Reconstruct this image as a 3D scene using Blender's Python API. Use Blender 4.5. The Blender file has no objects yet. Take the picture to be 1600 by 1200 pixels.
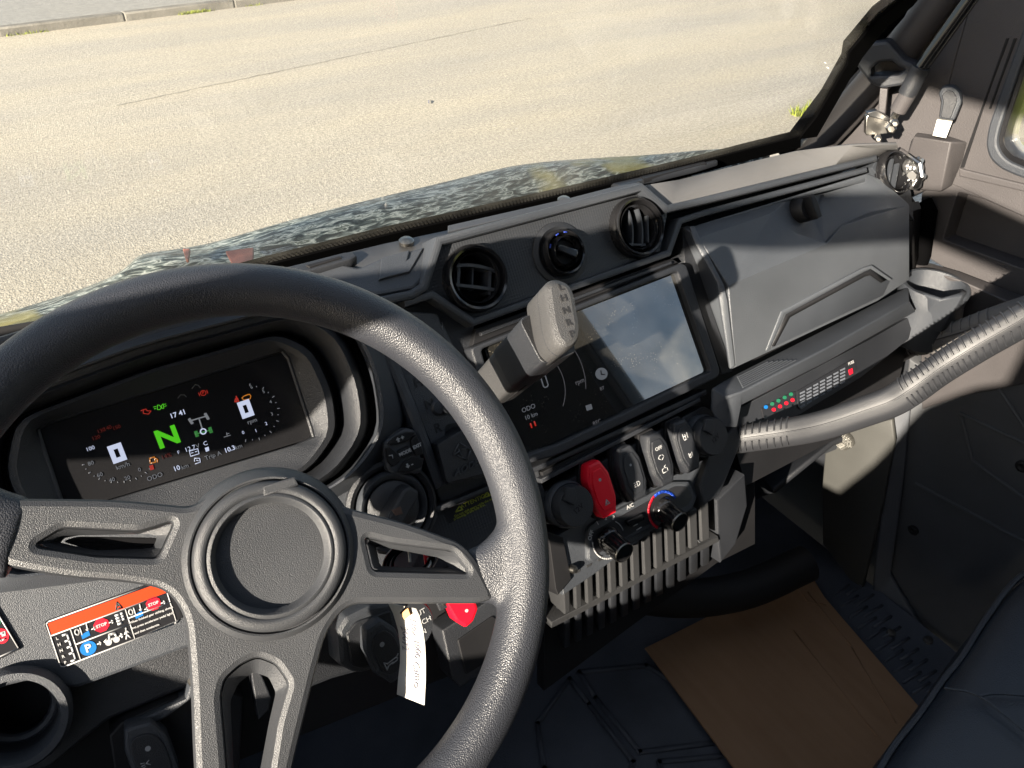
import bpy, bmesh, math, random
from mathutils import Vector as V3, Matrix
R = math.radians
random.seed(4)
sc = bpy.context.scene
COL = sc.collection
# ---------------------------------------------------------------- camera
FPX = 1200.0
AX = V3((.84, .325, .435)).normalized()
def _up(p):
    s = math.sin(R(p)); c = s*AX[2]; q = 1-s*s
    a2 = 1+(AX[0]/AX[1])**2; b = -2*c*AX[0]/AX[1]**2; cc = (c/AX[1])**2-q
    a = (-b-math.sqrt(b*b-4*a2*cc))/(2*a2)
    return V3((a, (c-AX[0]*a)/AX[1], -s))
AZ = _up(37); AY = AX.cross(AZ)
CM = Matrix((AX, AY, AZ))                       # camera (right, up, forward) -> world
CAM = V3((0, 0, 1.55))
cd = bpy.data.cameras.new('camera'); cam = bpy.data.objects.new('camera', cd); COL.objects.link(cam)
cd.sensor_width = 36; cd.lens = 36*FPX/1600; cd.clip_start = .02; cd.clip_end = 600
r_, u_, f_ = CM.col[0], CM.col[1], CM.col[2]
cam.matrix_world = Matrix(((r_[0], u_[0], -f_[0], CAM[0]), (r_[1], u_[1], -f_[1], CAM[1]), (r_[2], u_[2], -f_[2], CAM[2]), (0, 0, 0, 1)))
sc.camera = cam
# ---------------------------------------------------------------- sky, sun, exposure
SUN = V3((-.85, -.40, .345)).normalized()
w = bpy.data.worlds.new('World'); sc.world = w; w.use_nodes = True
nt = w.node_tree; bg = nt.nodes['Background']
sky = nt.nodes.new('ShaderNodeTexSky'); sky.sky_type = 'NISHITA'; sky.sun_disc = False
sky.sun_elevation = math.asin(SUN.z); sky.sun_rotation = math.atan2(SUN.x, SUN.y)
tc = nt.nodes.new('ShaderNodeTexCoord'); nz = nt.nodes.new('ShaderNodeTexNoise')
nz.inputs['Scale'].default_value = 2.6; nz.inputs['Detail'].default_value = 9; nz.inputs['Roughness'].default_value = .58
cr = nt.nodes.new('ShaderNodeValToRGB'); cr.color_ramp.elements[0].position = .46; cr.color_ramp.elements[1].position = .64
mx = nt.nodes.new('ShaderNodeMix'); mx.data_type = 'RGBA'; mx.inputs[7].default_value = (5.6, 6.1, 6.9, 1)
nt.links.new(tc.outputs['Generated'], nz.inputs['Vector']); nt.links.new(nz.outputs[0], cr.inputs[0])
nt.links.new(cr.outputs[0], mx.inputs[0]); nt.links.new(sky.outputs[0], mx.inputs[6]); nt.links.new(mx.outputs[2], bg.inputs[0])
bg.inputs[1].default_value = .05
sd = bpy.data.lights.new('sun', 'SUN'); sd.energy = 5.0; sd.angle = R(.55); sd.color = (1, .89, .74)
so = bpy.data.objects.new('sun', sd); COL.objects.link(so); so.rotation_euler = SUN.to_track_quat('Z', 'Y').to_euler()
sc.view_settings.view_transform = 'Standard'; sc.view_settings.look = 'None'; sc.view_settings.gamma = 1
sc.view_settings.exposure = 2.15
sc.cycles.use_denoising = True; sc.cycles.max_bounces = 8; sc.cycles.caustics_reflective = False; sc.cycles.caustics_refractive = False
sc.cycles.transparent_max_bounces = 12
# ---------------------------------------------------------------- rays and planes
def ray(px, py): return CM @ V3(((px-800)/FPX, (600-py)/FPX, 1.0))
def at_d(px, py, d): return CAM + ray(px, py)*d
def at_x(px, py, x): r = ray(px, py); return CAM + r*((x-CAM.x)/r.x)
def at_y(px, py, y): r = ray(px, py); return CAM + r*((y-CAM.y)/r.y)
def at_z(px, py, z): r = ray(px, py); return CAM + r*((z-CAM.z)/r.z)
class Plane:
    def __init__(s, O, U, V):
        s.O = V3(O); s.U = V3(U).normalized(); s.V = V3(V).normalized(); s.N = s.U.cross(s.V)
    def pt(s, px, py, h=0):
        r = ray(px, py); return CAM + r*(((s.O-CAM).dot(s.N)+h)/r.dot(s.N))
    def uv(s, px, py, h=0):
        q = s.pt(px, py, h)-s.O; return (q.dot(s.U), q.dot(s.V))
    def w(s, u, v, h=0): return s.O+s.U*u+s.V*v+s.N*h
    def mat(s): return Matrix(((s.U[0], s.V[0], s.N[0], s.O[0]), (s.U[1], s.V[1], s.N[1], s.O[1]), (s.U[2], s.V[2], s.N[2], s.O[2]), (0, 0, 0, 1)))
    def rot(s, px, py, a, h=0):       # same plane, origin moved, axes turned by a degrees
        c, q = math.cos(R(a)), math.sin(R(a)); return Plane(s.pt(px, py, h), s.U*c+s.V*q, s.V*c-s.U*q)
def tilted(O, t): return Plane(O, (1, 0, 0), (0, math.sin(R(t)), math.cos(R(t))))
F = tilted(at_d(735, 545, .74), 33)          # the face of the dashboard
K = tilted(at_d(60, 665, .60), 33)           # instrument display
W = tilted(at_d(405, 890, .43), 44)          # steering wheel
G = tilted(F.pt(868, 918, -.012), 13)               # grille under the climate panel
# ---------------------------------------------------------------- materials
def mat(name, col, rough=.5, spec=.5, metal=0, bump=None, var=0, emit=0, coat=0, vscale=8):
    m = bpy.data.materials.new(name); m.use_nodes = True; n = m.node_tree; b = n.nodes['Principled BSDF']
    b.inputs['Base Color'].default_value = (*col, 1); b.inputs['Roughness'].default_value = rough
    b.inputs['Specular IOR Level'].default_value = spec; b.inputs['Metallic'].default_value = metal; b.inputs['Coat Weight'].default_value = coat
    if emit: b.inputs['Emission Color'].default_value = (*col, 1); b.inputs['Emission Strength'].default_value = emit
    t = n.nodes.new('ShaderNodeTexCoord')
    if var:
        z = n.nodes.new('ShaderNodeTexNoise'); z.inputs['Scale'].default_value = vscale; z.inputs['Detail'].default_value = 8; n.links.new(t.outputs['Object'], z.inputs['Vector'])
        r = n.nodes.new('ShaderNodeMapRange'); r.inputs[1].default_value = .3; r.inputs[2].default_value = .7; r.inputs[3].default_value = 1-var; r.inputs[4].default_value = 1+var
        h = n.nodes.new('ShaderNodeMix'); h.data_type = 'RGBA'; h.blend_type = 'MULTIPLY'; h.inputs[0].default_value = 1; h.inputs[6].default_value = (*col, 1)
        n.links.new(z.outputs[0], r.inputs[0]); n.links.new(r.outputs[0], h.inputs[7]); n.links.new(h.outputs[2], b.inputs['Base Color'])
        r2 = n.nodes.new('ShaderNodeMapRange'); r2.inputs[1].default_value = .3; r2.inputs[2].default_value = .7; r2.inputs[3].default_value = rough-.07; r2.inputs[4].default_value = rough+.07
        n.links.new(z.outputs[0], r2.inputs[0]); n.links.new(r2.outputs[0], b.inputs['Roughness'])
    if bump:
        kind, scale, dist = bump
        if kind == 'noise':
            z = n.nodes.new('ShaderNodeTexNoise'); z.inputs['Scale'].default_value = scale; z.inputs['Detail'].default_value = 3; o = z.outputs[0]
        else:
            z = n.nodes.new('ShaderNodeTexVoronoi'); z.inputs['Scale'].default_value = scale; o = z.outputs['Distance']
            if kind == 'dots': z.inputs['Randomness'].default_value = 0
        mp = n.nodes.new('ShaderNodeMapping'); mp.inputs['Rotation'].default_value = (R(-57), 0, R(0)); n.links.new(t.outputs['Object'], mp.inputs[0]); n.links.new(mp.outputs[0], z.inputs['Vector'])
        bp = n.nodes.new('ShaderNodeBump'); bp.inputs['Distance'].default_value = dist; bp.inputs['Strength'].default_value = 1
        if kind == 'leather': bp.invert = True
        n.links.new(o, bp.inputs['Height']); n.links.new(bp.outputs[0], b.inputs['Normal'])
    return m
MD = mat('black_plastic', (.014, .0155, .019), .46, .55, bump=('leather', 1500, .00028), var=.25)
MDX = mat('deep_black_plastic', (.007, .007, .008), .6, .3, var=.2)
MG = mat('grey_plastic', (.032, .036, .043), .47, .6, bump=('leather', 1500, .00030), var=.18)
MP = mat('dimpled_plastic', (.024, .026, .030), .48, .5, bump=('dots', 330, .0006), var=.15)
MGL = mat('gloss_black', (.010, .010, .011), .16, .6, var=.2)
MRIM = mat('rim_leather', (.024, .026, .032), .42, .55, bump=('leather', 1200, .00030), var=.12)
MSP = mat('spoke_plastic', (.030, .032, .036), .44, .5, bump=('leather', 1900, .00018), var=.15)
MKN = mat('knob_plastic', (.040, .040, .041), .47, .55, bump=('leather', 1500, .00030), var=.1)
MDOOR = mat('door_plastic', (.055, .051, .052), .55, .4, bump=('leather', 900, .0003), var=.1)
MRED = mat('red_plastic', (.72, .006, .02), .32, .5, var=.05)
MMET = mat('steel', (.26, .25, .23), .36, .5, 1, var=.2, vscale=60)
MCHR = mat('chrome', (.42, .42, .42), .28, .5, 1)
MWH = mat('white_print', (.34, .34, .34), .5)
MGP = mat('grey_print', (.35, .36, .38), .5)
MDP = mat('dark_print', (.012, .012, .013), .6)
MSTK = mat('sticker_black', (.012, .012, .014), .35)
MOR = mat('sticker_orange', (.50, .034, .003), .45)
MBL = mat('sticker_blue', (.004, .12, .38), .45)
MRD = mat('sticker_red', (.48, .005, .02), .45)
MYE = mat('sticker_yellow', (.35, .38, .03), .5)
MGN = mat('sticker_green', (.01, .12, .06), .5)
MPAP = mat('tag_paper', (.50, .49, .45), .8, .2, var=.05, bump=('noise', 300, .0003))
MINK = mat('tag_ink', (.12, .12, .15), .8)
MBRN = mat('tag_eyelet', (.45, .24, .10), .8)
MSEAT = mat('seat_vinyl', (.024, .031, .041), .45, .5, bump=('leather', 700, .0003), var=.12)
MRUB = mat('rubber', (.0016, .0016, .0018), .9, .02)
MFLO = mat('floor_rubber', (.075, .08, .092), .6, .3, bump=('noise', 500, .0006), var=.3)
MBULB = mat('cream_plastic', (.75, .72, .55), .4)
def emat(name, col, e):
    m = mat(name, (.004, .004, .005), .3); b = m.node_tree.nodes['Principled BSDF']; b.inputs['Emission Color'].default_value = (*col, 1); b.inputs['Emission Strength'].default_value = e; return m
EW = emat('display_white', (.62, .68, .88), .20); EWD = emat('display_grey', (.5, .53, .58), .07)
EG = emat('display_green', (.12, .85, .02), .14); EGD = emat('display_dim_green', (.10, .6, .12), .06)
ER = emat('display_red', (.9, .04, .02), .09); ERD = emat('display_dim_red', (.8, .08, .05), .022); EO = emat('display_orange', (.95, .30, .02), .11)
def glassy(name, tint=(1, 1, 1), ior=1.5, dusty=0):
    m = bpy.data.materials.new(name); m.use_nodes = True; n = m.node_tree; n.nodes.clear()
    o = n.nodes.new('ShaderNodeOutputMaterial'); t = n.nodes.new('ShaderNodeBsdfTransparent'); g = n.nodes.new('ShaderNodeBsdfGlossy'); fr = n.nodes.new('ShaderNodeFresnel'); mx = n.nodes.new('ShaderNodeMixShader')
    t.inputs[0].default_value = (*tint, 1); g.inputs['Roughness'].default_value = .02; fr.inputs[0].default_value = ior
    ge = n.nodes.new('ShaderNodeNewGeometry'); mr0 = n.nodes.new('ShaderNodeMapRange'); mr0.inputs[3].default_value = ior; mr0.inputs[4].default_value = 1/ior
    n.links.new(ge.outputs['Backfacing'], mr0.inputs[0]); n.links.new(mr0.outputs[0], fr.inputs[0])
    n.links.new(fr.outputs[0], mx.inputs[0]); n.links.new(t.outputs[0], mx.inputs[1]); n.links.new(g.outputs[0], mx.inputs[2])
    d = n.nodes.new('ShaderNodeBsdfDiffuse'); d.inputs[0].default_value = (.8, .78, .7, 1); m2 = n.nodes.new('ShaderNodeMixShader')
    z = n.nodes.new('ShaderNodeTexNoise'); z.inputs['Scale'].default_value = 9; z.inputs['Detail'].default_value = 6
    tcn = n.nodes.new('ShaderNodeTexCoord'); n.links.new(tcn.outputs['Object'], z.inputs['Vector'])
    mr = n.nodes.new('ShaderNodeMapRange'); mr.inputs[1].default_value = .35; mr.inputs[2].default_value = .8; mr.inputs[3].default_value = 0; mr.inputs[4].default_value = dusty
    n.links.new(z.outputs[0], mr.inputs[0]); n.links.new(mr.outputs[0], m2.inputs[0]); n.links.new(mx.outputs[0], m2.inputs[1]); n.links.new(d.outputs[0], m2.inputs[2]); n.links.new(m2.outputs[0], o.inputs[0])
    return m
MWIN = glassy('window_glass', (.97, .98, .97), 1.45, .15)  # dust film set pale enough to give the glass its glare wash
# ---------------------------------------------------------------- objects
ROOT = {}
def thing(name, label, cat, loc, group=None):
    o = bpy.data.objects.new(name, None); o.empty_display_size = .02; COL.objects.link(o); o.location = loc
    o['label'] = label; o['category'] = cat
    if group: o['group'] = group
    ROOT[o] = V3(loc); return o
def tag(o, label=None, cat=None, group=None, kind=None):
    if label: o['label'] = label
    if cat: o['category'] = cat
    if group: o['group'] = group
    if kind: o['kind'] = kind
    return o
def base_of(p):
    return ROOT.get(p, V3((0, 0, 0)))
def link(name, me, m, parent, bevel=0, seg=2, smooth=35, solid=0, flip=False):
    o = bpy.data.objects.new(name, me); COL.objects.link(o)
    if m is not None: me.materials.clear(); me.materials.append(m)
    if parent is not None:
        o.parent = parent; ROOT[o] = base_of(parent); me.transform(Matrix.Translation(-base_of(parent)))
    else: ROOT[o] = V3((0, 0, 0))
    for p in me.polygons: p.use_smooth = True
    if smooth is not None: me.set_sharp_from_angle(angle=R(smooth))
    if solid:
        s = o.modifiers.new('solid', 'SOLIDIFY'); s.thickness = abs(solid); s.offset = -1 if solid > 0 else 1
    if bevel:
        b = o.modifiers.new('bevel', 'BEVEL'); b.width = bevel; b.segments = seg; b.limit_method = 'ANGLE'; b.angle_limit = R(28); b.use_clamp_overlap = True
        b.harden_normals = False
    return o
def mk(name, vs, fs, m, parent=None, recalc=True, **k):
    me = bpy.data.meshes.new(name); me.from_pydata([tuple(v) for v in vs], [], fs)
    bm = bmesh.new(); bm.from_mesh(me)
    if recalc: bmesh.ops.recalc_face_normals(bm, faces=bm.faces)
    bm.to_mesh(me); bm.free(); me.update()
    return link(name, me, m, parent, **k)
def rounded(pts, r, n=4):
    if not r: return list(pts)
    out = []; L = len(pts)
    for i in range(L):
        p = V3((*pts[i][:2], 0)); a = V3((*pts[i-1][:2], 0))-p; b = V3((*pts[(i+1) % L][:2], 0))-p
        la, lb = a.length, b.length
        if la < 1e-6 or lb < 1e-6: out.append(p); continue
        k = min(r, la*.48, lb*.48); s = p+a/la*k; e = p+b/lb*k
        for j in range(n+1):
            t = j/n; q = s*(1-t)**2+p*2*t*(1-t)+e*t*t; out.append((q.x, q.y))
    return [(q[0], q[1]) for q in out]
def plate(name, pl, outer, h0, h1, m, parent=None, r=0, bev=.0008, holes=(), px=True, hr=None, rn=4, **k):
    """extruded sheet lying in plane pl between heights h0 and h1; outlines in pixels or metres"""
    hh = h1
    def cv(o, rr):
        if isinstance(o[0], str): u_, v_ = pl.uv(o[1], o[2], hh); return [(u_+o[3]*math.cos(2*math.pi*i/48), v_+o[3]*math.sin(2*math.pi*i/48)) for i in range(48)]
        q = [pl.uv(x, y, hh) for x, y in o] if px else o
        return rounded(q, rr, rn)
    loops = [cv(outer, r)]+[cv(o, hr if hr is not None else r) for o in holes]
    c = bpy.data.curves.new(name, 'CURVE'); c.dimensions = '2D'; c.fill_mode = 'BOTH'
    bev = min(bev, abs(h1-h0)*.49)
    c.extrude = (h1-h0)/2-bev; c.bevel_depth = bev; c.bevel_resolution = 1; c.offset = -bev
    for lo in loops:
        s = c.splines.new('POLY'); s.points.add(len(lo)-1); s.use_cyclic_u = True
        for i, q in enumerate(lo): s.points[i].co = (q[0], q[1], 0, 1)
    o = bpy.data.objects.new('tmp', c); me = bpy.data.meshes.new_from_object(o); bpy.data.objects.remove(o); bpy.data.curves.remove(c)
    me.transform(pl.mat() @ Matrix.Translation((0, 0, (h0+h1)/2))); me.name = name
    return link(name, me, m, parent, **k)
def text(s, pl, px, py, size, m, parent, h=.0003, name='lettering', dep=.00015, al='CENTER', ang=0, shear=0, sx=1, bold=0):
    c = bpy.data.curves.new(name, 'FONT'); c.body = s; c.size = size; c.align_x = al; c.align_y = 'CENTER'; c.extrude = dep; c.shear = shear; c.resolution_u = 3; c.offset = bold
    o = bpy.data.objects.new('tmp', c); me = bpy.data.meshes.new_from_object(o); bpy.data.objects.remove(o); bpy.data.curves.remove(c)
    u, v = pl.uv(px, py, h)
    me.transform(pl.mat() @ Matrix.Translation((u, v, h)) @ Matrix.Rotation(R(ang), 4, 'Z') @ Matrix.Diagonal((sx, 1, 1, 1))); me.name = name
    return link(name, me, m, parent, smooth=None)
def strokes(name, pl, lines, wd, m, parent, h=.0003, th=.0003, px=True):
    """thin raised strokes; a line is a list of points, closed if its first and last agree"""
    vs, fs = [], []
    for ln in lines:
        q = [V3((*(pl.uv(*p, h) if px else p), 0)) for p in ln]
        for a, b in zip(q, q[1:]):
            d = (b-a)
            if d.length < 1e-7: continue
            d.normalize(); n = V3((-d.y, d.x, 0))*wd/2; a2 = a-d*wd*.3; b2 = b+d*wd*.3; i = len(vs)
            for z in (h-th, h):
                for p in (a2-n, b2-n, b2+n, a2+n): vs.append(pl.w(p.x, p.y, z))
            fs += [(i+4, i+5, i+6, i+7), (i, i+1, i+5, i+4), (i+1, i+2, i+6, i+5), (i+2, i+3, i+7, i+6), (i+3, i, i+4, i+7)]
    return mk(name, vs, fs, m, parent, recalc=False, smooth=None)
def circ(cx, cy, r, n=20, a0=0, a1=360, ry=None):
    ry = ry or r
    return [(cx+r*math.cos(R(a0+(a1-a0)*i/n)), cy+ry*math.sin(R(a0+(a1-a0)*i/n))) for i in range(n+1)]
def lathe(name, pl, u, v, prof, m, parent, n=48, sy=1, **k):
    """profile of (radius, height) turned about the plane's normal at (u, v)"""
    vs, fs = [], []
    for r, h in prof:
        for i in range(n):
            a = 2*math.pi*i/n; vs.append(pl.w(u+r*math.cos(a), v+r*sy*math.sin(a), h))
    for j in range(len(prof)-1):
        for i in range(n): fs.append((j*n+i, j*n+(i+1) % n, (j+1)*n+(i+1) % n, (j+1)*n+i))
    if prof[0][0] > 1e-5: fs.append(tuple(range(n))[::-1])
    if prof[-1][0] > 1e-5: fs.append(tuple(range((len(prof)-1)*n, len(prof)*n)))
    k.setdefault('smooth', 40)
    return mk(name, vs, fs, m, parent, **k)
def ring(name, pl, u, v, prof, m, parent, n=48, **k):   # closed profile, no caps
    vs, fs = [], []; L = len(prof)
    for r, h in prof:
        for i in range(n):
            a = 2*math.pi*i/n; vs.append(pl.w(u+r*math.cos(a), v+r*math.sin(a), h))
    for j in range(L):
        for i in range(n): fs.append((j*n+i, j*n+(i+1) % n, ((j+1) % L)*n+(i+1) % n, ((j+1) % L)*n+i))
    return mk(name, vs, fs, m, parent, smooth=40, **k)
def spline(P, n=8, closed=False):
    P = [V3(p) for p in P]; out = []; L = len(P)
    for i in range(L if closed else L-1):
        a = P[i-1] if (i > 0 or closed) else P[0]*2-P[1]; b = P[i]; c = P[(i+1) % L]; d = P[(i+2) % L] if (i+2 < L or closed) else P[-1]*2-P[-2]
        for j in range(n):
            t = j/n; out.append(.5*((2*b)+(c-a)*t+(2*a-5*b+4*c-d)*t*t+(3*b-a-3*c+d)*t**3))
    if not closed: out.append(P[-1])
    return out
def sweep(name, path, sec, m, parent, up=None, closed=False, caps=True, scale=None, **k):
    """sec: list of (x, y) of the cross-section; path: points"""
    P = [V3(p) for p in path]; n = len(P); vs, fs = [], []; S = len(sec); nrm = None
    for i, p in enumerate(P):
        t = (P[(i+1) % n]-P[i-1]) if (closed or 0 < i < n-1) else (P[1]-P[0] if i == 0 else P[-1]-P[-2]); t.normalize()
        if up is not None: b = V3(up)-t*V3(up).dot(t); b.normalize()
        else:
            if nrm is None: q = V3((0, 0, 1)) if abs(t.z) < .9 else V3((1, 0, 0)); nrm = q-t*q.dot(t)
            else: nrm = nrm-t*nrm.dot(t)
            nrm.normalize(); b = nrm
        s = t.cross(b); f = scale[i] if scale else 1
        for x, y in sec: vs.append(p+s*x*f+b*y*f)
    for i in range(n if closed else n-1):
        for j in range(S): fs.append((i*S+j, i*S+(j+1) % S, ((i+1) % n)*S+(j+1) % S, ((i+1) % n)*S+j))
    if caps and not closed: fs.append(tuple(range(S))[::-1]); fs.append(tuple(range((n-1)*S, n*S)))
    k.setdefault('smooth', 40)
    return mk(name, vs, fs, m, parent, **k)
def csec(r, n=12, ry=None): return [(r*math.cos(2*math.pi*i/n), (ry or r)*math.sin(2*math.pi*i/n)) for i in range(n)]
def tube(name, path, r, m, parent, n=12, **k): return sweep(name, path, csec(r, n), m, parent, **k)
def box(name, a, b, m, parent=None, **k):
    x0, y0, z0 = a; x1, y1, z1 = b
    vs = [(x0, y0, z0), (x1, y0, z0), (x1, y1, z0), (x0, y1, z0), (x0, y0, z1), (x1, y0, z1), (x1, y1, z1), (x0, y1, z1)]
    return mk(name, vs, [(0, 3, 2, 1), (4, 5, 6, 7), (0, 1, 5, 4), (1, 2, 6, 5), (2, 3, 7, 6), (3, 0, 4, 7)], m, parent, **k)
def polar(pl, cx, cy, pts, h, rad, n, sc_=1):
    c = pl.uv(cx, cy, h); q = [pl.uv(x, y, h) for x, y in pts]; q = rounded([(c[0]+(a-c[0])*sc_, c[1]+(b-c[1])*sc_) for a, b in q], rad, 6); out = []
    for i in range(n):
        a = 2*math.pi*i/n; dx, dy = math.cos(a), math.sin(a); best = None
        for j in range(len(q)):
            x1, y1 = q[j][0]-c[0], q[j][1]-c[1]; x2, y2 = q[(j+1) % len(q)][0]-c[0], q[(j+1) % len(q)][1]-c[1]
            ex, ey = x2-x1, y2-y1; den = dx*ey-dy*ex
            if abs(den) < 1e-12: continue
            t = (x1*ey-y1*ex)/den; s = (x1*dy-y1*dx)/den
            if t > 0 and -1e-6 <= s <= 1+1e-6 and (best is None or t > best): best = t
        best = best or .01; out.append(pl.w(c[0]+dx*best, c[1]+dy*best, h))
    return out
def ringloft(name, pl, cx, cy, outs, m, parent, n=96, cap=False, **k):
    vs, fs = [], []
    for o in outs: vs += polar(pl, cx, cy, o[0], o[1], o[2], n, o[3] if len(o) > 3 else 1)
    for j in range(len(outs)-1):
        for i in range(n): fs.append((j*n+i, j*n+(i+1) % n, (j+1)*n+(i+1) % n, (j+1)*n+i))
    if cap: fs.append(tuple(range((len(outs)-1)*n, len(outs)*n)))
    return mk(name, vs, fs, m, parent, smooth=k.pop('smooth', 32), **k)
def facets(name, vs, fs, m, parent, solid=.003, bevel=.0012, **k):
    """a moulded sheet of flat facets, given real thickness away from the viewer"""
    me = bpy.data.meshes.new(name); me.from_pydata([tuple(v) for v in vs], [], fs)
    bm = bmesh.new(); bm.from_mesh(me); bmesh.ops.recalc_face_normals(bm, faces=bm.faces)
    if sum(f.normal.dot(CAM-f.calc_center_median())*f.calc_area() for f in bm.faces) < 0: bmesh.ops.reverse_faces(bm, faces=bm.faces)
    bm.to_mesh(me); bm.free()
    return link(name, me, m, parent, solid=solid, bevel=bevel, smooth=k.pop('smooth', 25), **k)
#PARTS
# ================================================================ OUTSIDE
def ground_mat():
    m = mat('asphalt', (.34, .315, .265), .85, .3); n = m.node_tree; b = n.nodes['Principled BSDF']; t = n.nodes.new('ShaderNodeTexCoord')
    vo = n.nodes.new('ShaderNodeTexVoronoi'); vo.inputs['Scale'].default_value = 120; n.links.new(t.outputs['Object'], vo.inputs['Vector'])
    no = n.nodes.new('ShaderNodeTexNoise'); no.inputs['Scale'].default_value = 55; no.inputs['Detail'].default_value = 6; no.inputs['Roughness'].default_value = .7; n.links.new(t.outputs['Object'], no.inputs['Vector'])
    lo = n.nodes.new('ShaderNodeTexNoise'); lo.inputs['Scale'].default_value = .9; lo.inputs['Detail'].default_value = 6; lm = n.nodes.new('ShaderNodeMapping'); lm.inputs['Scale'].default_value = (.4, 1.9, 1); lm.inputs['Rotation'].default_value = (0, 0, R(-14)); n.links.new(t.outputs['Object'], lm.inputs[0]); n.links.new(lm.outputs[0], lo.inputs['Vector'])
    r1 = n.nodes.new('ShaderNodeValToRGB'); e = r1.color_ramp.elements; e[0].position = .3; e[0].color = (.29, .27, .232, 1); e[1].position = .72; e[1].color = (.60, .565, .485, 1); n.links.new(no.outputs[0], r1.inputs[0])
    r2 = n.nodes.new('ShaderNodeValToRGB'); e = r2.color_ramp.elements; e[0].position = .35; e[0].color = (.86, .85, .86, 1); e[1].position = .7; e[1].color = (1.08, 1.03, .94, 1); n.links.new(lo.outputs[0], r2.inputs[0])
    x = n.nodes.new('ShaderNodeMix'); x.data_type = 'RGBA'; x.blend_type = 'MULTIPLY'; x.inputs[0].default_value = 1; n.links.new(r1.outputs[0], x.inputs[6]); n.links.new(r2.outputs[0], x.inputs[7])
    x2 = n.nodes.new('ShaderNodeMix'); x2.data_type = 'RGBA'; x2.blend_type = 'MULTIPLY'; x2.inputs[0].default_value = .35; n.links.new(x.outputs[2], x2.inputs[6]); bw = n.nodes.new('ShaderNodeRGBToBW'); n.links.new(vo.outputs['Color'], bw.inputs[0]); n.links.new(bw.outputs[0], x2.inputs[7]); n.links.new(x2.outputs[2], b.inputs['Base Color'])
    bp = n.nodes.new('ShaderNodeBump'); bp.inputs['Distance'].default_value = .0022; n.links.new(vo.outputs['Distance'], bp.inputs['Height']); n.links.new(bp.outputs[0], b.inputs['Normal'])
    return m
MASP = ground_mat()
MPAV = mat('pavement', (.24, .232, .215), .85, .3, bump=('noise', 60, .003), var=.12, vscale=20)
MGR = mat('grass', (.24, .28, .04), .7, .2, bump=('noise', 60, .02), var=.5, vscale=30)
tag(mk('road', [(-60, -40, 0), (60, -40, 0), (60, 90, 0), (-60, 90, 0)], [(0, 1, 2, 3)], MASP), kind='structure')
k0 = at_z(0, 58, 0); k1 = at_z(450, 2, 0); kd = (k1-k0).normalized(); kn = V3((-kd.y, kd.x, 0))
def strip(name, o0, o1, z0, z1, m, L=(-12, 16)):
    a = k0+kd*L[0]; b = k0+kd*L[1]; vs = []
    for z in (z0, z1):
        for p, o in ((a, o0), (b, o0), (b, o1), (a, o1)): q = p+kn*o; vs.append((q.x, q.y, z))
    return mk(name, vs, [(0, 3, 2, 1), (4, 5, 6, 7), (0, 1, 5, 4), (1, 2, 6, 5), (2, 3, 7, 6), (3, 0, 4, 7)], m, bevel=.015)
MKERB = mat('kerb_stone', (.15, .14, .125), .85, .3, bump=('noise', 40, .004), var=.25, vscale=6)
kb = thing('kerb', 'worn concrete kerb edging the far side of the pale road', 'kerb', (0, 0, 0)); del kb['category']; del kb['label']; kb['kind'] = 'structure'
for i in range(-12, 16):
    o = strip('kerb_stone', 0, .10, -.02, .07, MKERB, (i+.0012, i+.9988)); o.parent = kb
tag(strip('pavement', .104, 6, -.02, .066, MPAV, (-20, 24)), kind='structure')
# tufts of grass in the gutter
vs, fs = [], []
for i in range(900):
    s = random.uniform(-2, 4.5) if i % 3 else random.gauss(1.62, .06); q = k0+kd*s+kn*random.uniform(-.03, .0 if random.random() < .8 else .02); a = random.uniform(0, 6.28); hgt = random.uniform(.01, .035); wd = .004
    if i % 3 and math.sin(s*4.3)+math.sin(s*9.1) < .6: continue
    d = V3((math.cos(a), math.sin(a), 0)); j = len(vs); vs += [q-d*wd, q+d*wd, q+V3((random.uniform(-.02, .02), random.uniform(-.02, .02), hgt))]; fs.append((j, j+1, j+2))
tag(mk('gutter_grass', vs, fs, MGR, recalc=False, smooth=None), kind='stuff')
# verge at the right of the road
def lawn(name, x0, x1, y0, y1, n):
    vs, fs = [], []
    for i in range(n):
        x = x0+(x1-x0)*random.random()**1.3; y = random.uniform(y0, y1); a = random.uniform(0, 6.28); d = V3((math.cos(a), math.sin(a), 0))*.005; q = V3((x, y, .0)); h = random.uniform(.03, .08); j = len(vs)
        l = V3((random.uniform(-.03, .03), random.uniform(-.03, .03), h)); vs += [q-d, q+d, q+l]; fs.append((j, j+1, j+2))
    return tag(mk(name, vs, fs, MGR, recalc=False, smooth=None), kind='stuff')
gv = [(4.25, -6, .012), (4.3, 1, .012), (4.1, 2.7, .012), (4.3, 3.1, .012), (14, 3.3, .012), (14, -6, .012)]
tag(mk('verge', gv, [tuple(range(6))], MGR), kind='structure')
lawn('verge_grass', 4.12, 6.5, .6, 3.15, 22000)
# worn seam in the asphalt
a = at_z(180, 165, .002); b = at_z(830, 28, .002); d = (b-a).normalized(); n_ = V3((-d.y, d.x, 0))*.012
MSEAM = mat('seam_tar', (.31, .29, .25), .9, .2, var=.3)
vs, fs = [], []
N_ = 60
for i in range(N_+1):
    p = a+(b-a)*i/N_+n_*random.uniform(-.8, .8); wq = random.uniform(.1, .7); vs += [(*(p-n_*wq).xy, .003), (*(p+n_*wq).xy, .003)]
for i in range(N_): fs.append((2*i, 2*i+2, 2*i+3, 2*i+1))
tag(mk('road_seam', vs, fs, MSEAM), kind='structure')
# leaf litter
tag(mk('leaf', [at_z(669, 156, .01), at_z(671, 156, .02), at_z(671, 162, .01), at_z(669, 161, .012)], [(0, 1, 2, 3)], MINK), 'small dark leaf lying on the pale road ahead', 'leaf')
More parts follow.
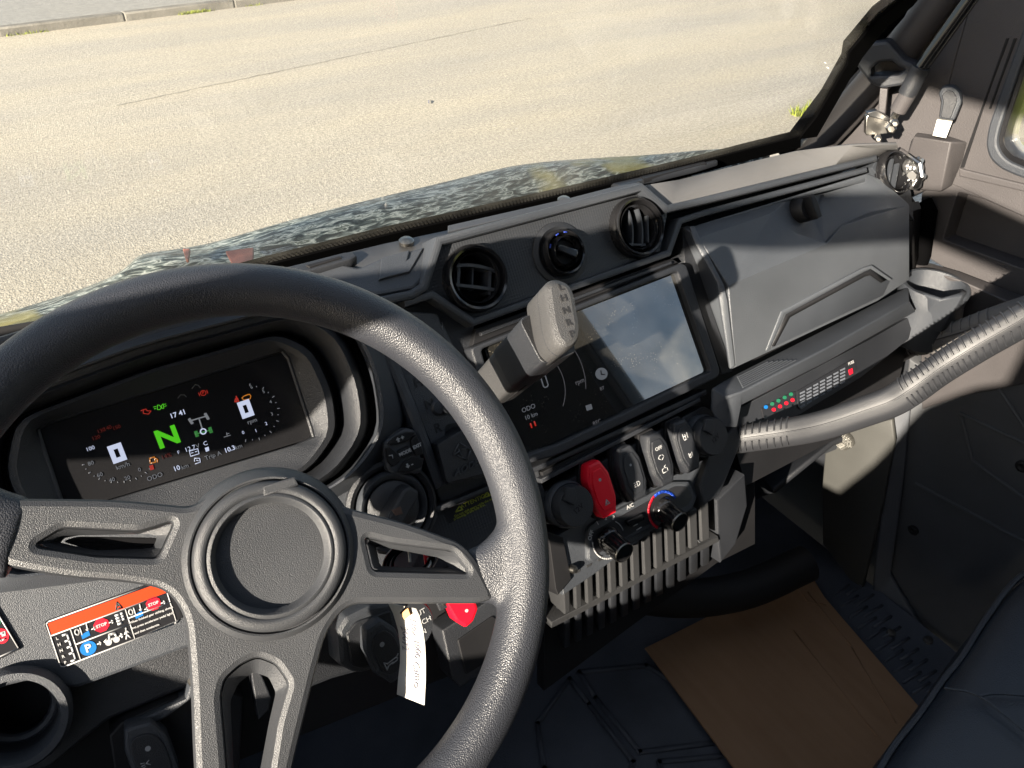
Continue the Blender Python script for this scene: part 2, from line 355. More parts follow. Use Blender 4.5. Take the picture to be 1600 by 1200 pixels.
# ---------------------------------------------------------------- camouflage bonnet
def camo():
    m = mat('camouflage', (.2, .2, .2), .5, .4, coat=.15); n = m.node_tree; b = n.nodes['Principled BSDF']; t = n.nodes.new('ShaderNodeTexCoord')
    mp = n.nodes.new('ShaderNodeMapping'); mp.inputs['Scale'].default_value = (50, 175, 90); mp.inputs['Rotation'].default_value = (0, 0, R(28)); n.links.new(t.outputs['Object'], mp.inputs[0])
    z = n.nodes.new('ShaderNodeTexNoise'); z.inputs['Scale'].default_value = 1; z.inputs['Detail'].default_value = 6; z.inputs['Distortion'].default_value = .9; n.links.new(mp.outputs[0], z.inputs['Vector'])
    r = n.nodes.new('ShaderNodeValToRGB'); r.color_ramp.interpolation = 'LINEAR'
    el = r.color_ramp.elements; el[0].position = .30; el[0].color = (.01, .015, .015, 1); el[1].position = .75; el[1].color = (.55, .57, .50, 1)
    for p, c in ((.42, (.02, .03, .03, 1)), (.48, (.09, .11, .105, 1)), (.53, (.20, .23, .21, 1)), (.58, (.48, .50, .46, 1)), (.63, (.12, .14, .12, 1)), (.68, (.03, .04, .035, 1))):
        e = el.new(p); e.color = c
    n.links.new(z.outputs[0], r.inputs[0])
    z2 = n.nodes.new('ShaderNodeTexNoise'); z2.inputs['Scale'].default_value = 7; z2.inputs['Detail'].default_value = 3; n.links.new(t.outputs['Object'], z2.inputs['Vector'])
    r2 = n.nodes.new('ShaderNodeValToRGB'); e = r2.color_ramp.elements; e[0].position = .60; e[0].color = (0, 0, 0, 1); e[1].position = .66; e[1].color = (.8, .8, .8, 1); n.links.new(z2.outputs[0], r2.inputs[0])
    x = n.nodes.new('ShaderNodeMix'); x.data_type = 'RGBA'; x.inputs[7].default_value = (.30, .26, .08, 1); n.links.new(r2.outputs[0], x.inputs[0]); n.links.new(r.outputs[0], x.inputs[6]); n.links.new(x.outputs[2], b.inputs['Base Color'])
    return m
MCAM = camo(); MCOR = mat('coral_paint', (.26, .10, .075), .5, var=.4, vscale=60)
edge = [(-220, 560), (-60, 512), (60, 478), (200, 434), (212, 404), (240, 396), (330, 384), (400, 362), (560, 318), (700, 286), (800, 262), (880, 250), (1000, 243), (1060, 242), (1110, 240), (1190, 236)]
inn = [(-220, 640), (-60, 580), (60, 540), (200, 492), (240, 478), (270, 470), (340, 446), (420, 415), (570, 376), (700, 345), (800, 320), (880, 303), (1000, 278), (1060, 266), (1110, 258), (1190, 246)]
rows = []
for (ex, ey), (ix, iy) in zip(edge, inn):
    A = at_z(ex, ey, 1.165); B = at_z(ix, iy+14, 1.150); r = [B+(A-B)*t+V3((0, 0, .014*math.sin(math.pi*t)+.006*math.sin(ex*.02+t*5))) for t in (0, .25, .5, .75, .92)]
    r += [A+V3((0, .02, -.004)), A+V3((0, .05, -.03)), A+V3((0, .08, -.09)), A+V3((0, .09, -.25))]
    rows.append(r)
vs = [p for r in rows for p in r]; L = len(rows[0]); fs = [(i*L+j, i*L+j+1, (i+1)*L+j+1, (i+1)*L+j) for i in range(len(rows)-1) for j in range(L-1)]
bo = thing('bonnet', 'glossy camouflage bonnet with streaked leaf print in front of the windscreen', 'bonnet', at_z(700, 300, 1.1))
o = mk('bonnet_skin', vs, fs, MCAM, bo, smooth=60); s = o.modifiers.new('sub', 'SUBSURF'); s.levels = 2; s.render_levels = 2
tp = Plane(at_z(370, 405, 1.185), (1, 0, 0), (0, 1, 0))
for q in ([(352, 392), (396, 386), (395, 410), (366, 418)], [(285, 388), (297, 388), (294, 405), (290, 405)]): plate('coral_patch', tp, q, -.004, 0, MCOR, bo, r=.002)
# ---------------------------------------------------------------- windscreen
zg = 1.218
Gp = Plane(at_z(640, 352, zg), (1, -.047, 0), V3((0, -math.sin(R(38)), math.cos(R(38)))))
ws = thing('windscreen', 'clear windscreen with black dotted border along its lower edge', 'windscreen', Gp.O)
bl = [(-150, 605), (0, 533), (150, 484), (300, 443), (420, 411), (600, 368), (760, 334), (900, 304), (1060, 268), (1160, 243), (1240, 224)]
tl_ = [(x, y-14) for x, y in bl]
top = [(1262, 190), (1306, 118), (1308, 96), (1350, 45), (1400, 8), (1440, -60)]
u0 = [Gp.uv(*p) for p in tl_]
gl = [Gp.uv(*p) for p in [(-150, 640)]+[(x, y+16) for x, y in bl[1:]]+[(1270, 205), (1330, 100), (1380, 40), (1420, 5), (1480, -80)]]
gl += [(gl[-1][0]-.05, .55), (gl[0][0]-.4, .55)]
plate('glass_pane', Gp, gl, -.004, 0, MWIN, ws, px=False, bev=0)
plate('lower_seal', Gp, bl+[(x, y+18) for x, y in bl[::-1]], -.008, .002, MRUB, ws, bev=.001)
# dotted border
vs, fs = [], []
def hexa(u, v, r):
    j = len(vs)
    for i in range(6): a = R(60*i); vs.append(Gp.w(u+r*math.cos(a), v+r*math.sin(a), .0009))
    fs.append(tuple(range(j, j+6)))
def walk(poly, rows_, step, r0, inward):
    q = [V3((*Gp.uv(*p), 0)) for p in poly]
    for a, b in zip(q, q[1:]):
        L = (b-a).length; n = max(1, int(L/step)); d = (b-a)/L; nn = V3((-d.y, d.x, 0))*inward
        for i in range(n):
            for k in range(rows_):
                p = a+d*(i+(k % 2)*.5)*step+nn*(k+.2)*step*.85; hexa(p.x, p.y, r0*(1-.14*k))
walk([(x, y) for x, y in bl], 5, .0042, .0013, 1)
walk([(1240, 226), (1270, 186), (1308, 112), (1312, 94), (1352, 42), (1404, 6), (1430, -20)], 4, .0035, .0014, 1)
tag(mk('dotted_border', vs, fs, MRUB, ws, recalc=False, smooth=None), kind='stuff')
plate('side_seal', Gp, [(1236, 230), (1262, 196), (1306, 116), (1309, 97), (1352, 45), (1398, 10), (1425, -40), (1455, -40), (1404, 27), (1362, 62), (1329, 106), (1264, 226)], -.012, .003, MRUB, ws, bev=.001)
# ================================================================ DASHBOARD
DB = thing('dashboard', 'angular black dashboard with vents, switches and storage running across the whole cab', 'dashboard', F.pt(700, 800, -.06))
# backing
plate('dash_shell', F, [(-300, 760), (-60, 520), (660, 400), (1000, 300), (1385, 262), (1420, 330), (1425, 440), (1110, 615), (1125, 700), (860, 830), (820, 1010), (-300, 1460)], -.085, -.055, MDX, DB, bev=.002)
# vent panel
vp = [(690, 380), (1002, 302), (1043, 333), (1032, 392), (742, 502), (678, 462), (640, 478), (610, 458), (668, 448)]
plate('vent_panel', F, vp, -.055, 0, MP, DB, bev=.001, holes=[('c', 740, 436, .030), ('c', 991, 357, .030), ('c', 875, 396, .0215)])
def ridge(name, pl, pts, wd, h0, h1, m, bev=.0015, px=True):
    """a raised lip that follows a line across the panel"""
    q = [V3((*(pl.uv(*p, h1) if px else p), 0)) for p in pts]; L, Rr = [], []
    for i, p in enumerate(q):
        d1 = (p-q[i-1]).normalized() if i else None; d2 = (q[i+1]-p).normalized() if i < len(q)-1 else None
        d = ((d1 or d2)+(d2 or d1)).normalized(); n = V3((-d.y, d.x, 0)); k = 1/max(.4, n.dot(V3((-(d2 or d1).y, (d2 or d1).x, 0))))
        L.append((p+n*wd/2*k)); Rr.append((p-n*wd/2*k))
    o = [(p.x, p.y) for p in L]+[(p.x, p.y) for p in Rr[::-1]]
    return plate(name, pl, o[::-1], h0, h1, m, DB, px=False, bev=bev)
ridge('upper_trim', F, [(560, 478), (645, 460), (664, 448), (687, 376), (1004, 292), (1044, 326), (1100, 313), (1372, 246)], .0085, -.05, .010, MG, .003)
ridge('lower_trim', F, [(632, 474), (676, 460), (741, 503), (1046, 395), (1064, 345), (1100, 333), (1356, 264)], .0075, -.05, .007, MG, .0025)
# ring and louvres of each vent
def vent(px, py, r, kind, hub=False, group=None, label=None):
    vn = thing_part('air_vent', DB, label)
    u, v = F.uv(px, py); R0 = r
    ring('outer_ring', F, u, v, [(R0, -.004), (R0*1.02, .002), (R0, .009), (R0*.93, .013), (R0*.86, .012), (R0*.80, .007), (R0*.78, -.03), (R0*.95, -.03)], MGL, vn)
    if hub:
        ring('inner_ring', F, u, v, [(R0*.74, .004), (R0*.68, .013), (R0*.62, .016), (R0*.57, .012), (R0*.55, -.01), (R0*.7, -.01)], MGL, vn)
    else:
        ring('inner_ring', F, u, v, [(R0*.77, .006), (R0*.74, .010), (R0*.69, .007), (R0*.68, -.03), (R0*.75, -.03)], MGL, vn)
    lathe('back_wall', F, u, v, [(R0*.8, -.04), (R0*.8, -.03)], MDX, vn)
    return vn, u, v
def thing_part(name, parent, label=None, loc=None):
    o = bpy.data.objects.new(name, None); o.empty_display_size = .01; COL.objects.link(o); o.parent = parent; ROOT[o] = base_of(parent)
    if label: o['label'] = label
    return o
def louvre(vn, u, v, r, a, off, curve=.0, wd=.003, dep=.018, hb=.004, tilt=0):
    """a thin curved slat that spans the vent at distance off from its centre"""
    ca, sa = math.cos(R(a)), math.sin(R(a)); half = math.sqrt(max(0, r*r-off*off))*.97; vs, fs = [], []
    n = 8
    for i in range(n+1):
        s = -half+2*half*i/n; o = off+curve*(1-(s/half)**2)
        for dz, dw in ((hb, -wd/2), (hb, wd/2), (hb-dep, wd/2+tilt), (hb-dep, -wd/2+tilt)):
            x = s; y = o+dw; vs.append(F.w(u+x*ca-y*sa, v+x*sa+y*ca, dz))
    for i in range(n):
        for j in range(4): fs.append((i*4+j, i*4+(j+1) % 4, (i+1)*4+(j+1) % 4, (i+1)*4+j))
    fs += [(0, 1, 2, 3), (n*4+3, n*4+2, n*4+1, n*4)]
    return mk('louvre', vs, fs, MG, vn, smooth=30)
rv = .0325
vn, u, v = vent(740, 436, rv, 0, label='round air vent left of the row, its slats lying level')
ax = 17
ax = -10; louvre(vn, u, v, rv*.74, ax-12, .0095, .003); louvre(vn, u, v, rv*.74, ax-12, -.0085, .0005)
for s in (-1, 1): louvre(vn, u, v, rv*.66, ax+78, s*.0165, 0, .003, .02, .002)
louvre(vn, u, v, rv*.35, ax+78, 0, 0, .0012, .02, -.002)
vn, u, v = vent(991, 357, rv, 1, label='round air vent right of the small dial, its slats standing upright')
louvre(vn, u, v, rv*.66, 78, .008, -.003, .0018); louvre(vn, u, v, rv*.66, 78, -.005, -.003, .0018); louvre(vn, u, v, rv*.66, 72, -.0155, 0, .002)
louvre(vn, u, v, rv*.66, -15, -.018, 0, .002)
vn, u, v = vent(875, 396, .0235, 1, hub=True, label='small black start dial with a bar grip between two vents')
ring('dished_surround', F, u, v, [(.033, -.003), (.032, .0016), (.027, .003), (.024, .001), (.024, -.003)], MD, vn)
lathe('dial', F, u, v, [(.0135, -.008), (.0135, .006), (.012, .008), (.0, .008)], MDX, vn, n=32)
p = F.rot(875, 396, -32); plate('grip', p, [(-.011, -.0035), (.010, -.0045), (.012, .0), (.010, .0045), (-.011, .0035), (-.013, 0)], .005, .017, MGL, vn, px=False, bev=.0015)
MBLU = mat('blue_print', (.02, .05, .35), .5)
for a in (75, 105, 150): strokes('blue_mark', F, [[(u+.0195*math.cos(R(a+t)), v+.0195*math.sin(R(a+t))) for t in (-5, 0, 5)]], .0012, MBLU, vn, h=.0135, px=False)
# far vent by the door
plate('end_panel', F, [(1362, 262), (1372, 246), (1402, 238), (1424, 300), (1428, 345), (1418, 330)], -.05, .002, MG, DB, bev=.001, holes=[('c', 1391, 272, .0275)])
vn, u, v = vent(1391, 272, .030, 1, label='round air vent at the far end beside the door')
louvre(vn, u, v, .02, 55, .004, 0); louvre(vn, u, v, .02, 55, -.008, 0)
# ---------------------------------------------------------------- top shelf
back = [(-150, 600), (0, 545), (150, 496), (300, 455), (430, 422), (600, 381), (760, 347), (900, 317), (1060, 281), (1160, 256), (1245, 236), (1330, 228), (1402, 226)]
front = [(-150, 700), (0, 640), (150, 560), (300, 505), (430, 484), (590, 470), (672, 430), (800, 350), (1004, 290), (1046, 326), (1160, 298), (1300, 264), (1404, 238)]
vs = [at_z(x, y, 1.212) for x, y in back]+[F.pt(x, y, -.002) for x, y in front]; n = len(back)
vs += [F.pt(x, y+4, -.03) for x, y in front]
MSH = mat('shelf_plastic', (.10, .099, .099), .36, .6, bump=('leather', 1500, .0002), var=.15)
facets('top_shelf', vs, [(i, i+1, n+i+1, n+i) for i in range(n-1)]+[(n+i, n+i+1, 2*n+i+1, 2*n+i) for i in range(n-1)], MSH, DB, solid=.004, bevel=0, smooth=50)
T = Plane(at_z(620, 400, 1.212), (1, 0, 0), (0, 1, 0))
def shelf_z(px, py): return F.pt(px, py, 0).z
def pad(name, top_, h, m=MG, drop=.02, tilt=8, ref=None, **k):
    """a moulded raised block on the shelf"""
    rx, ry = ref or top_[0]; nn_ = len(back); i = max(j for j in range(nn_-1) if back[j][0] <= rx) if rx > back[0][0] else 0
    a_, b_, c_ = at_z(*back[i], 1.212), at_z(*back[i+1], 1.212), F.pt(*front[i], -.002); u_ = (b_-a_).normalized(); n_ = u_.cross(a_-c_).normalized(); n_ = n_ if n_.z > 0 else -n_
    pl = Plane(a_, u_, n_.cross(u_))
    return plate(name, pl, top_, -drop, h, m, DB, **k)
pad('raised_block', [(592, 404), (684, 379), (672, 424), (648, 449), (590, 460), (540, 452), (470, 430), (520, 408), (560, 418)], .006, ref=(600, 385), bev=.003, r=.003)
pad('arrow_recess', [(596, 402), (640, 390), (636, 406), (662, 386), (640, 424), (604, 433), (592, 437)], .0085, ref=(600, 385), bev=.001, drop=0)
pad('demister_slot', [(455, 424), (470, 411), (536, 394), (552, 392), (558, 399), (548, 405), (480, 424)], .006, ref=(500, 405), m=MD, bev=.002, r=.002, drop=.004)
pad('demister_grille', [(478, 414), (530, 400), (534, 402), (484, 417)], .0075, ref=(500, 405), m=MDX, bev=.0005, drop=.001)
pad('demister_slot', [(954, 286), (962, 277), (1010, 270), (1110, 246), (1122, 250), (1090, 260), (1000, 282), (974, 291)], .003, ref=(1040, 266), m=MD, bev=.002, r=.002, drop=.004)
pad('demister_grille', [(1000, 276), (1100, 252), (1104, 254), (1006, 279)], .0042, ref=(1040, 266), m=MDX, bev=.0005, drop=.001)
pad('shelf_step', [(1022, 298), (1062, 285), (1168, 258), (1178, 262), (1160, 272), (1068, 300), (1052, 312)], .0012, ref=(1100, 275), bev=.0005, drop=.002, m=MD)
pad('shelf_step', [(700, 362), (900, 316), (1000, 292), (1000, 284), (960, 291), (890, 309), (700, 352)], .003, ref=(800, 335), bev=.001, drop=.002)
for x, y in ((635, 373), (882, 309)):
    p = tilted(at_z(x, y+1, 1.215), 85); lathe('screw', p, 0, 0, [(.0075, -.004), (.0075, -.001), (.005, .001), (0, .0016)], MMET, DB, n=16)
# ---------------------------------------------------------------- surround of the touchscreen
plate('screen_surround', F, [(735, 544), (1064, 411), (1073, 414), (1126, 580), (1122, 590), (870, 712), (790, 735)], -.05, .006, MD, DB, r=.004, bev=.002,
      holes=[[(752, 546), (1058, 424), (1112, 580), (872, 694), (802, 718)]])
plate('side_filler', F, [(1076, 352), (1066, 356), (1070, 412), (1128, 585), (1145, 580), (1100, 445)], -.05, -.006, MD, DB, bev=.001)
# centre: band between vent panel and screen
plate('slot_band', F, [(744, 514), (1050, 404), (1060, 410), (738, 540)], -.05, -.004, MDX, DB)
ridge('slot_lip', F, [(752, 522), (1050, 410)], .0035, -.04, .001, MD, .001)
# gear gate console
plate('gate_side', F, [(560, 482), (640, 478), (676, 464), (742, 508), (736, 545), (790, 735), (720, 790), (690, 790), (600, 560)], -.05, -.012, MD, DB, bev=.002)
ridge('gate_rail', F, [(596, 520), (612, 560), (650, 655), (676, 725), (690, 762)], .012, -.04, .004, MG, .004)
gp = thing_part('gear_gate', DB)
plate('gate_plate', F, [(622, 486), (684, 490), (700, 540), (800, 735), (700, 758), (655, 650), (608, 530)], -.02, -.004, MG, gp, r=.004, bev=.001,
      holes=[[(690, 500), (712, 548), (730, 600), (760, 690), (740, 700), (728, 690), (700, 688), (692, 676), (695, 662), (716, 658), (712, 640), (690, 645), (680, 640), (680, 626), (706, 622), (690, 605), (668, 600), (664, 588), (672, 578), (690, 580)]])
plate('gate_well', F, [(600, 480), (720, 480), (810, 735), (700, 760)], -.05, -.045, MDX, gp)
for s, x, y in (('H', 654, 598), ('N', 671, 632), ('R', 684, 669)): text(s, F, x, y, .0125, MDP, gp, h=-.0036, ang=-3, bold=.0003)
lp = F.rot(720, 715, 0)
plate('gate_cap', F, [(684, 694), (728, 668), (752, 674), (785, 728), (780, 736), (700, 756), (696, 748)], -.02, .012, MD, gp, bev=.0015)
cx, cy = 721, 706
def lp_(x, y): return (cx+x, cy+y)
strokes('diamond_emblem', F, [[lp_(-12, 3), lp_(-4, -12)], [lp_(-2, -14), lp_(14, -4)], [lp_(14, -2), lp_(10, 12)], [lp_(8, 12), lp_(-5, 6)], [lp_(-12, 5), lp_(-3, -1)], [lp_(-4, -4), lp_(-1, 5)], [lp_(2, -4), lp_(10, -6)]], .0011, MG, gp, h=.0132, th=.0012)
text('AODES', F, 731, 730, .0085, MG, gp, h=.0132, dep=.0006, shear=.45, sx=1.15, ang=2, name='raised_lettering', bold=.0001)
# ---------------------------------------------------------------- instrument surround (binnacle)
D0 = [(58, 667), (446, 548), (491, 686), (104, 802)]
D1 = [(22, 655), (235, 575), (437, 519), (492, 546), (521, 610), (529, 675), (490, 730), (413, 772), (250, 830), (60, 850), (5, 740)]
bz = thing_part('binnacle', DB)
cx_, cy_ = 275, 690
ringloft('binnacle_ring', K, cx_, cy_, [(D1, -.02, .01, 1.02), (D1, .004, .012, 1.03), (D1, .018, .014, 1.08), (D1, .030, .016, 1.13), (D1, .034, .018, 1.165), (D1, .030, .018, 1.20), (D1, .010, .018, 1.225), (D1, -.02, .018, 1.23)], MD, bz)
ringloft('binnacle_lip', K, cx_, cy_, [(D1, -.02, .018, 1.27), (D1, .030, .018, 1.28), (D1, .040, .02, 1.305), (D1, .041, .02, 1.33), (D1, .034, .02, 1.37), (D1, .026, .02, 1.46), (D1, -.01, .02, 1.52)], MG, bz)
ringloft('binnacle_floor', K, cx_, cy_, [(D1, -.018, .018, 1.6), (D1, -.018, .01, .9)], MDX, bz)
# hood behind the rim of the wheel
plate('instrument_hood', K, [(-200, 560), (0, 525), (150, 478), (300, 450), (440, 446), (540, 470), (566, 530), (520, 520), (437, 500), (235, 552), (20, 632), (-200, 700)], -.02, .030, MD, bz, bev=.004, r=.004)
hv = [K.pt(-60, 640, .02), K.pt(150, 590, .02), K.pt(300, 545, .02), K.pt(450, 508, .02), K.pt(520, 540, .02)]
hb_ = [K.pt(-60, 560, .075), K.pt(150, 512, .075), K.pt(300, 478, .075), K.pt(420, 462, .075), K.pt(540, 480, .075)]
# left lower dash
S = F
plate('lower_left_panel', F, [(-200, 1000), (-60, 860), (300, 800), (560, 760), (690, 800), (640, 900), (300, 1010), (110, 1080), (60, 1060), (-200, 1130)], -.05, -.005, MG, DB, bev=.003, r=.01)
plate('lower_left_step', F, [(100, 1072), (300, 1000), (330, 1060), (170, 1125), (120, 1165), (80, 1200), (-200, 1300), (-200, 1130), (60, 1050)], -.05, -.022, MD, DB, bev=.003, r=.004, holes=[('c', 20, 1125, .031)])
# centre-left panel carrying the attention sticker
plate('column_side_panel', F, [(600, 770), (700, 790), (840, 730), (860, 800), (800, 860), (640, 900)], -.05, -.010, MP, DB, bev=.001)
ridge('console_lip', F, [(655, 806), (700, 790), (850, 728), (1105, 612)], .006, -.04, -.001, MD, .002)
# menu pad
mp_ = thing_part('menu_pad', DB)
MPp = [(598, 690), (634, 668), (650, 672), (662, 732), (656, 741), (612, 742), (604, 734)]
plate('pad_base', F, MPp, -.01, .010, MG, mp_, r=.004, bev=.003)
b = [[(606, 694), (618, 682), (636, 675), (650, 675), (640, 688), (620, 695)], [(603, 701), (610, 699), (620, 708), (628, 718), (616, 730), (607, 724)],
     [(622, 705), (638, 696), (646, 708), (630, 717)], [(642, 688), (651, 678), (661, 704), (662, 710), (650, 712), (644, 700)], [(632, 722), (646, 714), (663, 716), (660, 730), (640, 738), (622, 737)]]
for q in b: plate('menu_button', F, q, .008, .0135, MDX, mp_, r=.0015, bev=.001)
text('MODE', F, 633, 707, .0042, MWH, mp_, h=.0139, ang=3, bold=.0002); text('EXIT', F, 652, 697, .0042, MWH, mp_, h=.0139, ang=3, bold=.0002)
def arrow(pl, x, y, s, a, m, par, h):
    p = pl.rot(x, y, a, h); return plate('arrow', p, [(-s*.4, -s), (s*.4, -s), (s*.4, 0), (s, 0), (0, s), (-s, 0), (-s*.4, 0)], 0, .0003, m, par, px=False, bev=0)
arrow(F, 622, 687, .0022, 0, MWH, mp_, .0136); text('+', F, 629, 684, .006, MWH, mp_, h=.0139, bold=.0002); arrow(F, 637, 728, .0022, 180, MWH, mp_, .0136); text('-', F, 644, 725, .006, MWH, mp_, h=.0139, bold=.0002)
strokes('back_mark', F, [[(608, 712), (613, 711), (614, 716)]], .0008, MWH, mp_, h=.0138)
# ignition lock
ig = thing_part('ignition_lock', DB)
u, v = F.uv(612, 792); ring('lock_collar', F, u, v, [(.033, -.01), (.0335, .004), (.031, .009), (.028, .008), (.025, .004), (.024, -.01)], MG, ig)
ring('lock_cup', F, u, v, [(.042, -.012), (.043, .002), (.040, .005), (.036, .002), (.036, -.012)], MD, ig)
lathe('lock_barrel', F, u, v, [(.0245, -.008), (.0245, .006), (.02, .009), (0, .009)], MD, ig)
# ---------------------------------------------------------------- switch panel
sp = thing_part('switch_panel', DB)
plate('panel_face', F, [(852, 770), (1100, 634), (1122, 646), (1124, 688), (1096, 712), (880, 828), (866, 815)], -.05, -.006, MD, sp, r=.005, bev=.0015)
ridge('panel_groove', F, [(848, 742), (1100, 612)], .006, -.05, -.006, MDX, .001)
ridge('panel_lip', F, [(846, 752), (1095, 624)], .005, -.05, 0, MD, .0015)
def rocker(px, py, m, lab, icons, ang=1, inner=None, s=1):
    rk = thing_part('rocker_switch', sp, lab); p = F.rot(px, py, ang); m = MD if m is MG else m
    a, bb = .0145*s, .0300*s
    o = [(-.55*a, bb), (.55*a, bb), (a, .45*bb), (a, -.45*bb), (.6*a, -bb), (-.6*a, -bb), (-a, -.45*bb), (-a, .45*bb)]
    plate('bezel', p, [(x*1.18, y*1.06) for x, y in o], -.01, -.002, MDX, rk, px=False, r=.002, bev=.0005)
    plate('rocker', p, o, -.008, .011, m, rk, px=False, r=.0025, bev=.0032)
    plate('rocker_face', p, [(x*.68, y*.74) for x, y in o], .010, .0122, inner or m, rk, px=False, r=.002, bev=.0008)
    for f in icons: f(p, rk)
    return rk
def dot(x, y, r, m=MWH, h=.0124): return lambda p, rk: plate('indicator', p, circ(x, y, r, 12)[:-1], h-.001, h, m, rk, px=False, bev=0)
def tx(s, x, y, sz, m=MWH, a=0): return lambda p, rk: link_text(s, p, x, y, sz, m, rk, a)
def link_text(s, p, x, y, sz, m, rk, a=0, h=.0126, bold=.0001):
    c = bpy.data.curves.new('lettering', 'FONT'); c.body = s; c.size = sz; c.align_x = 'CENTER'; c.align_y = 'CENTER'; c.extrude = .0001; c.resolution_u = 3; c.offset = bold
    o = bpy.data.objects.new('tmp', c); me = bpy.data.meshes.new_from_object(o); bpy.data.objects.remove(o); bpy.data.curves.remove(c)
    me.transform(p.mat() @ Matrix.Translation((x, y, h)) @ Matrix.Rotation(R(a), 4, 'Z')); me.name = 'lettering'; return link('lettering', me, m, rk, smooth=None)
def ico(lines, wd=.0007, m=MWH, h=.0126): return lambda p, rk: strokes('icon', p, lines, wd, m, rk, h=h, px=False)
lamp = lambda x, y, k=.004: ico([[(x, y+k*.6), (x+k*.5, y+k*.6), (x+k*1., y), (x+k*.5, y-k*.6), (x, y-k*.6), (x, y+k*.6)]]+[[(x-k*.3, y+q*k), (x-k*1., y+q*k)] for q in (-.5, 0, .5)])
tri = ico([[(-.003, -.0165), (.003, -.0165), (0, -.011), (-.003, -.0165)], [(-.0016, -.0156), (.0016, -.0156), (0, -.0127), (-.0016, -.0156)]], .0005)
rocker(932, 763, MRED, 'bright red hazard rocker switch', [dot(0, .011, .0017), tri])
rocker(980, 738, MG, 'black headlamp rocker switch next to the red one', [dot(-.001, .010, .0014), lamp(.0, -.012)], inner=MD)
rocker(1023, 716, MG, 'black wiper rocker switch marked OFF', [tx('OFF', 0, .0125, .0055), ico([[(-.004, .002), (-.002, .0045), (.002, .0045), (.004, .002), (0, -.001), (-.004, .002)]]), ico([[(-.0035, -.015), (-.0035, -.011), (0, -.010), (.0035, -.011), (.0035, -.015), (-.0035, -.015)], [(0, -.009), (.003, -.0075)]])], inner=MD)
axle = lambda y, k: ico([[(-k, y+k), (-k, y-k)], [(k, y+k), (k, y-k)], [(-k, y), (k, y)], [(0, y+k*.6), (0, y-k*1.2)], [(-k*.8, y-k*1.3), (k*.8, y-k*1.3)]], .0009)
rocker(1064, 696, MG, 'black axle lock rocker switch at the right end', [axle(.012, .003), axle(-.010, .0022)], inner=MD)
def socket(px, py, r, lab):
    s = thing_part('socket_cover', sp, lab); u, v = F.uv(px, py)
    ring('socket_ring', F, u, v, [(r*1.12, -.006), (r*1.14, .001), (r*1.05, .005), (r*.95, .003), (r*.95, -.006)], MG, s)
    lathe('cap', F, u, v, [(r, -.004), (r, .014), (r*.93, .0175), (0, .0175)], MD, s)
    p = F.rot(px, py, 20); plate('pull_tab', p, [(-r*.35, r*.75), (r*.1, r*1.12), (r*.45, r*.8), (r*.2, r*.3), (-.1*r, r*.2)], .012, .0205, MD, s, px=False, bev=.001)
    link_text('12V', p, 0, -r*.15, .008, MDX, s, h=.0177)
socket(887, 788, .0215, 'round black socket cover beside the red hazard switch'); socket(1099, 681, .0215, 'round black socket cover at the far right of the switches')
# ---------------------------------------------------------------- climate panel
cp = thing_part('climate_panel', DB)
plate('trim_frame', F, [(872, 836), (915, 812), (1080, 730), (1120, 706), (1112, 760), (925, 900), (880, 930)], -.05, -.016, MG, cp, bev=.001)
CPp = [(918, 828), (926, 818), (1052, 752), (1078, 752), (1090, 778), (1082, 798), (1020, 826), (985, 842), (928, 880), (918, 876)]
plate('panel_face', F, CPp, -.04, -.011, MG, cp, r=.004, bev=.003)
plate('panel_inlay', F, [(924, 832), (1054, 760), (1074, 760), (1083, 778), (1074, 790), (1000, 826), (930, 868)], -.012, -.0104, MSTK, cp, r=.003, bev=.0004)
def knob(px, py, r, L, lab):
    k = thing_part('rotary_knob', cp, lab); u, v = F.uv(px, py, -.010); F_ = F; KP = tilted(F.pt(px, py, -.010), 8)
    lathe('skirt', KP, 0, 0, [(r*1.22, -.003), (r*1.18, .003), (r*1.02, .005), (0, .005)], MGL, k, n=40)
    n = 72; vs, fs = [], []
    prof = [(1.1, -.002), (1, L-.0014), (.93, L), (0, L)]
    for q, h in prof:
        for i in range(n):
            a = 2*math.pi*i/n; rr = r*q*(1+(.035 if (i % 3 == 0 and q == 1) else 0)); vs.append(KP.w(rr*math.cos(a), rr*math.sin(a), h))
    for j in range(3):
        for i in range(n): fs.append((j*n+i, j*n+(i+1) % n, (j+1)*n+(i+1) % n, (j+1)*n+i))
    mk('grip', vs, fs, MGL, k, smooth=25)
    ring('bright_edge', KP, 0, 0, [(r*.93, L-.0004), (r*.99, L-.001), (r*.97, L+.0006), (r*.9, L+.0006)], MMET, k)
    return u, v
u, v = knob(951, 843, .0118, .026, 'left rotary fan knob with its scale from OFF to 4')
arc = lambda r, a0, a1, n=14: [(u+r*math.cos(R(a0+(a1-a0)*i/n)), v+r*math.sin(R(a0+(a1-a0)*i/n))) for i in range(n+1)]
strokes('dial_arc', F, [arc(.0205, 165, 270)], .0017, MWH, cp, h=-.0098, px=False); strokes('dial_arc', F, [arc(.0205, 5, 45)], .001, MWH, cp, h=-.0098, px=False)
for s, a in (('OFF', 145), ('1', 108), ('2', 80), ('3', 56)): text(s, F, 0, 0, .0075, MWH, cp, h=-.0098, bold=.0002) if 0 else link_text(s, F, u+.0235*math.cos(R(a)), v+.0235*math.sin(R(a)), .0062, MWH, cp, a-95, h=-.0098, bold=.0002)
u, v = knob(1037, 797, .0118, .026, 'right rotary temperature knob ringed in red and blue')
strokes('hot_arc', F, [arc(.0205, 225, 110)], .0030, MRD, cp, h=-.0098, px=False); strokes('cold_arc', F, [arc(.0205, 108, 20)], .0030, MBL if 0 else mat('dial_blue', (.01, .06, .45), .4), cp, h=-.0098, px=False)
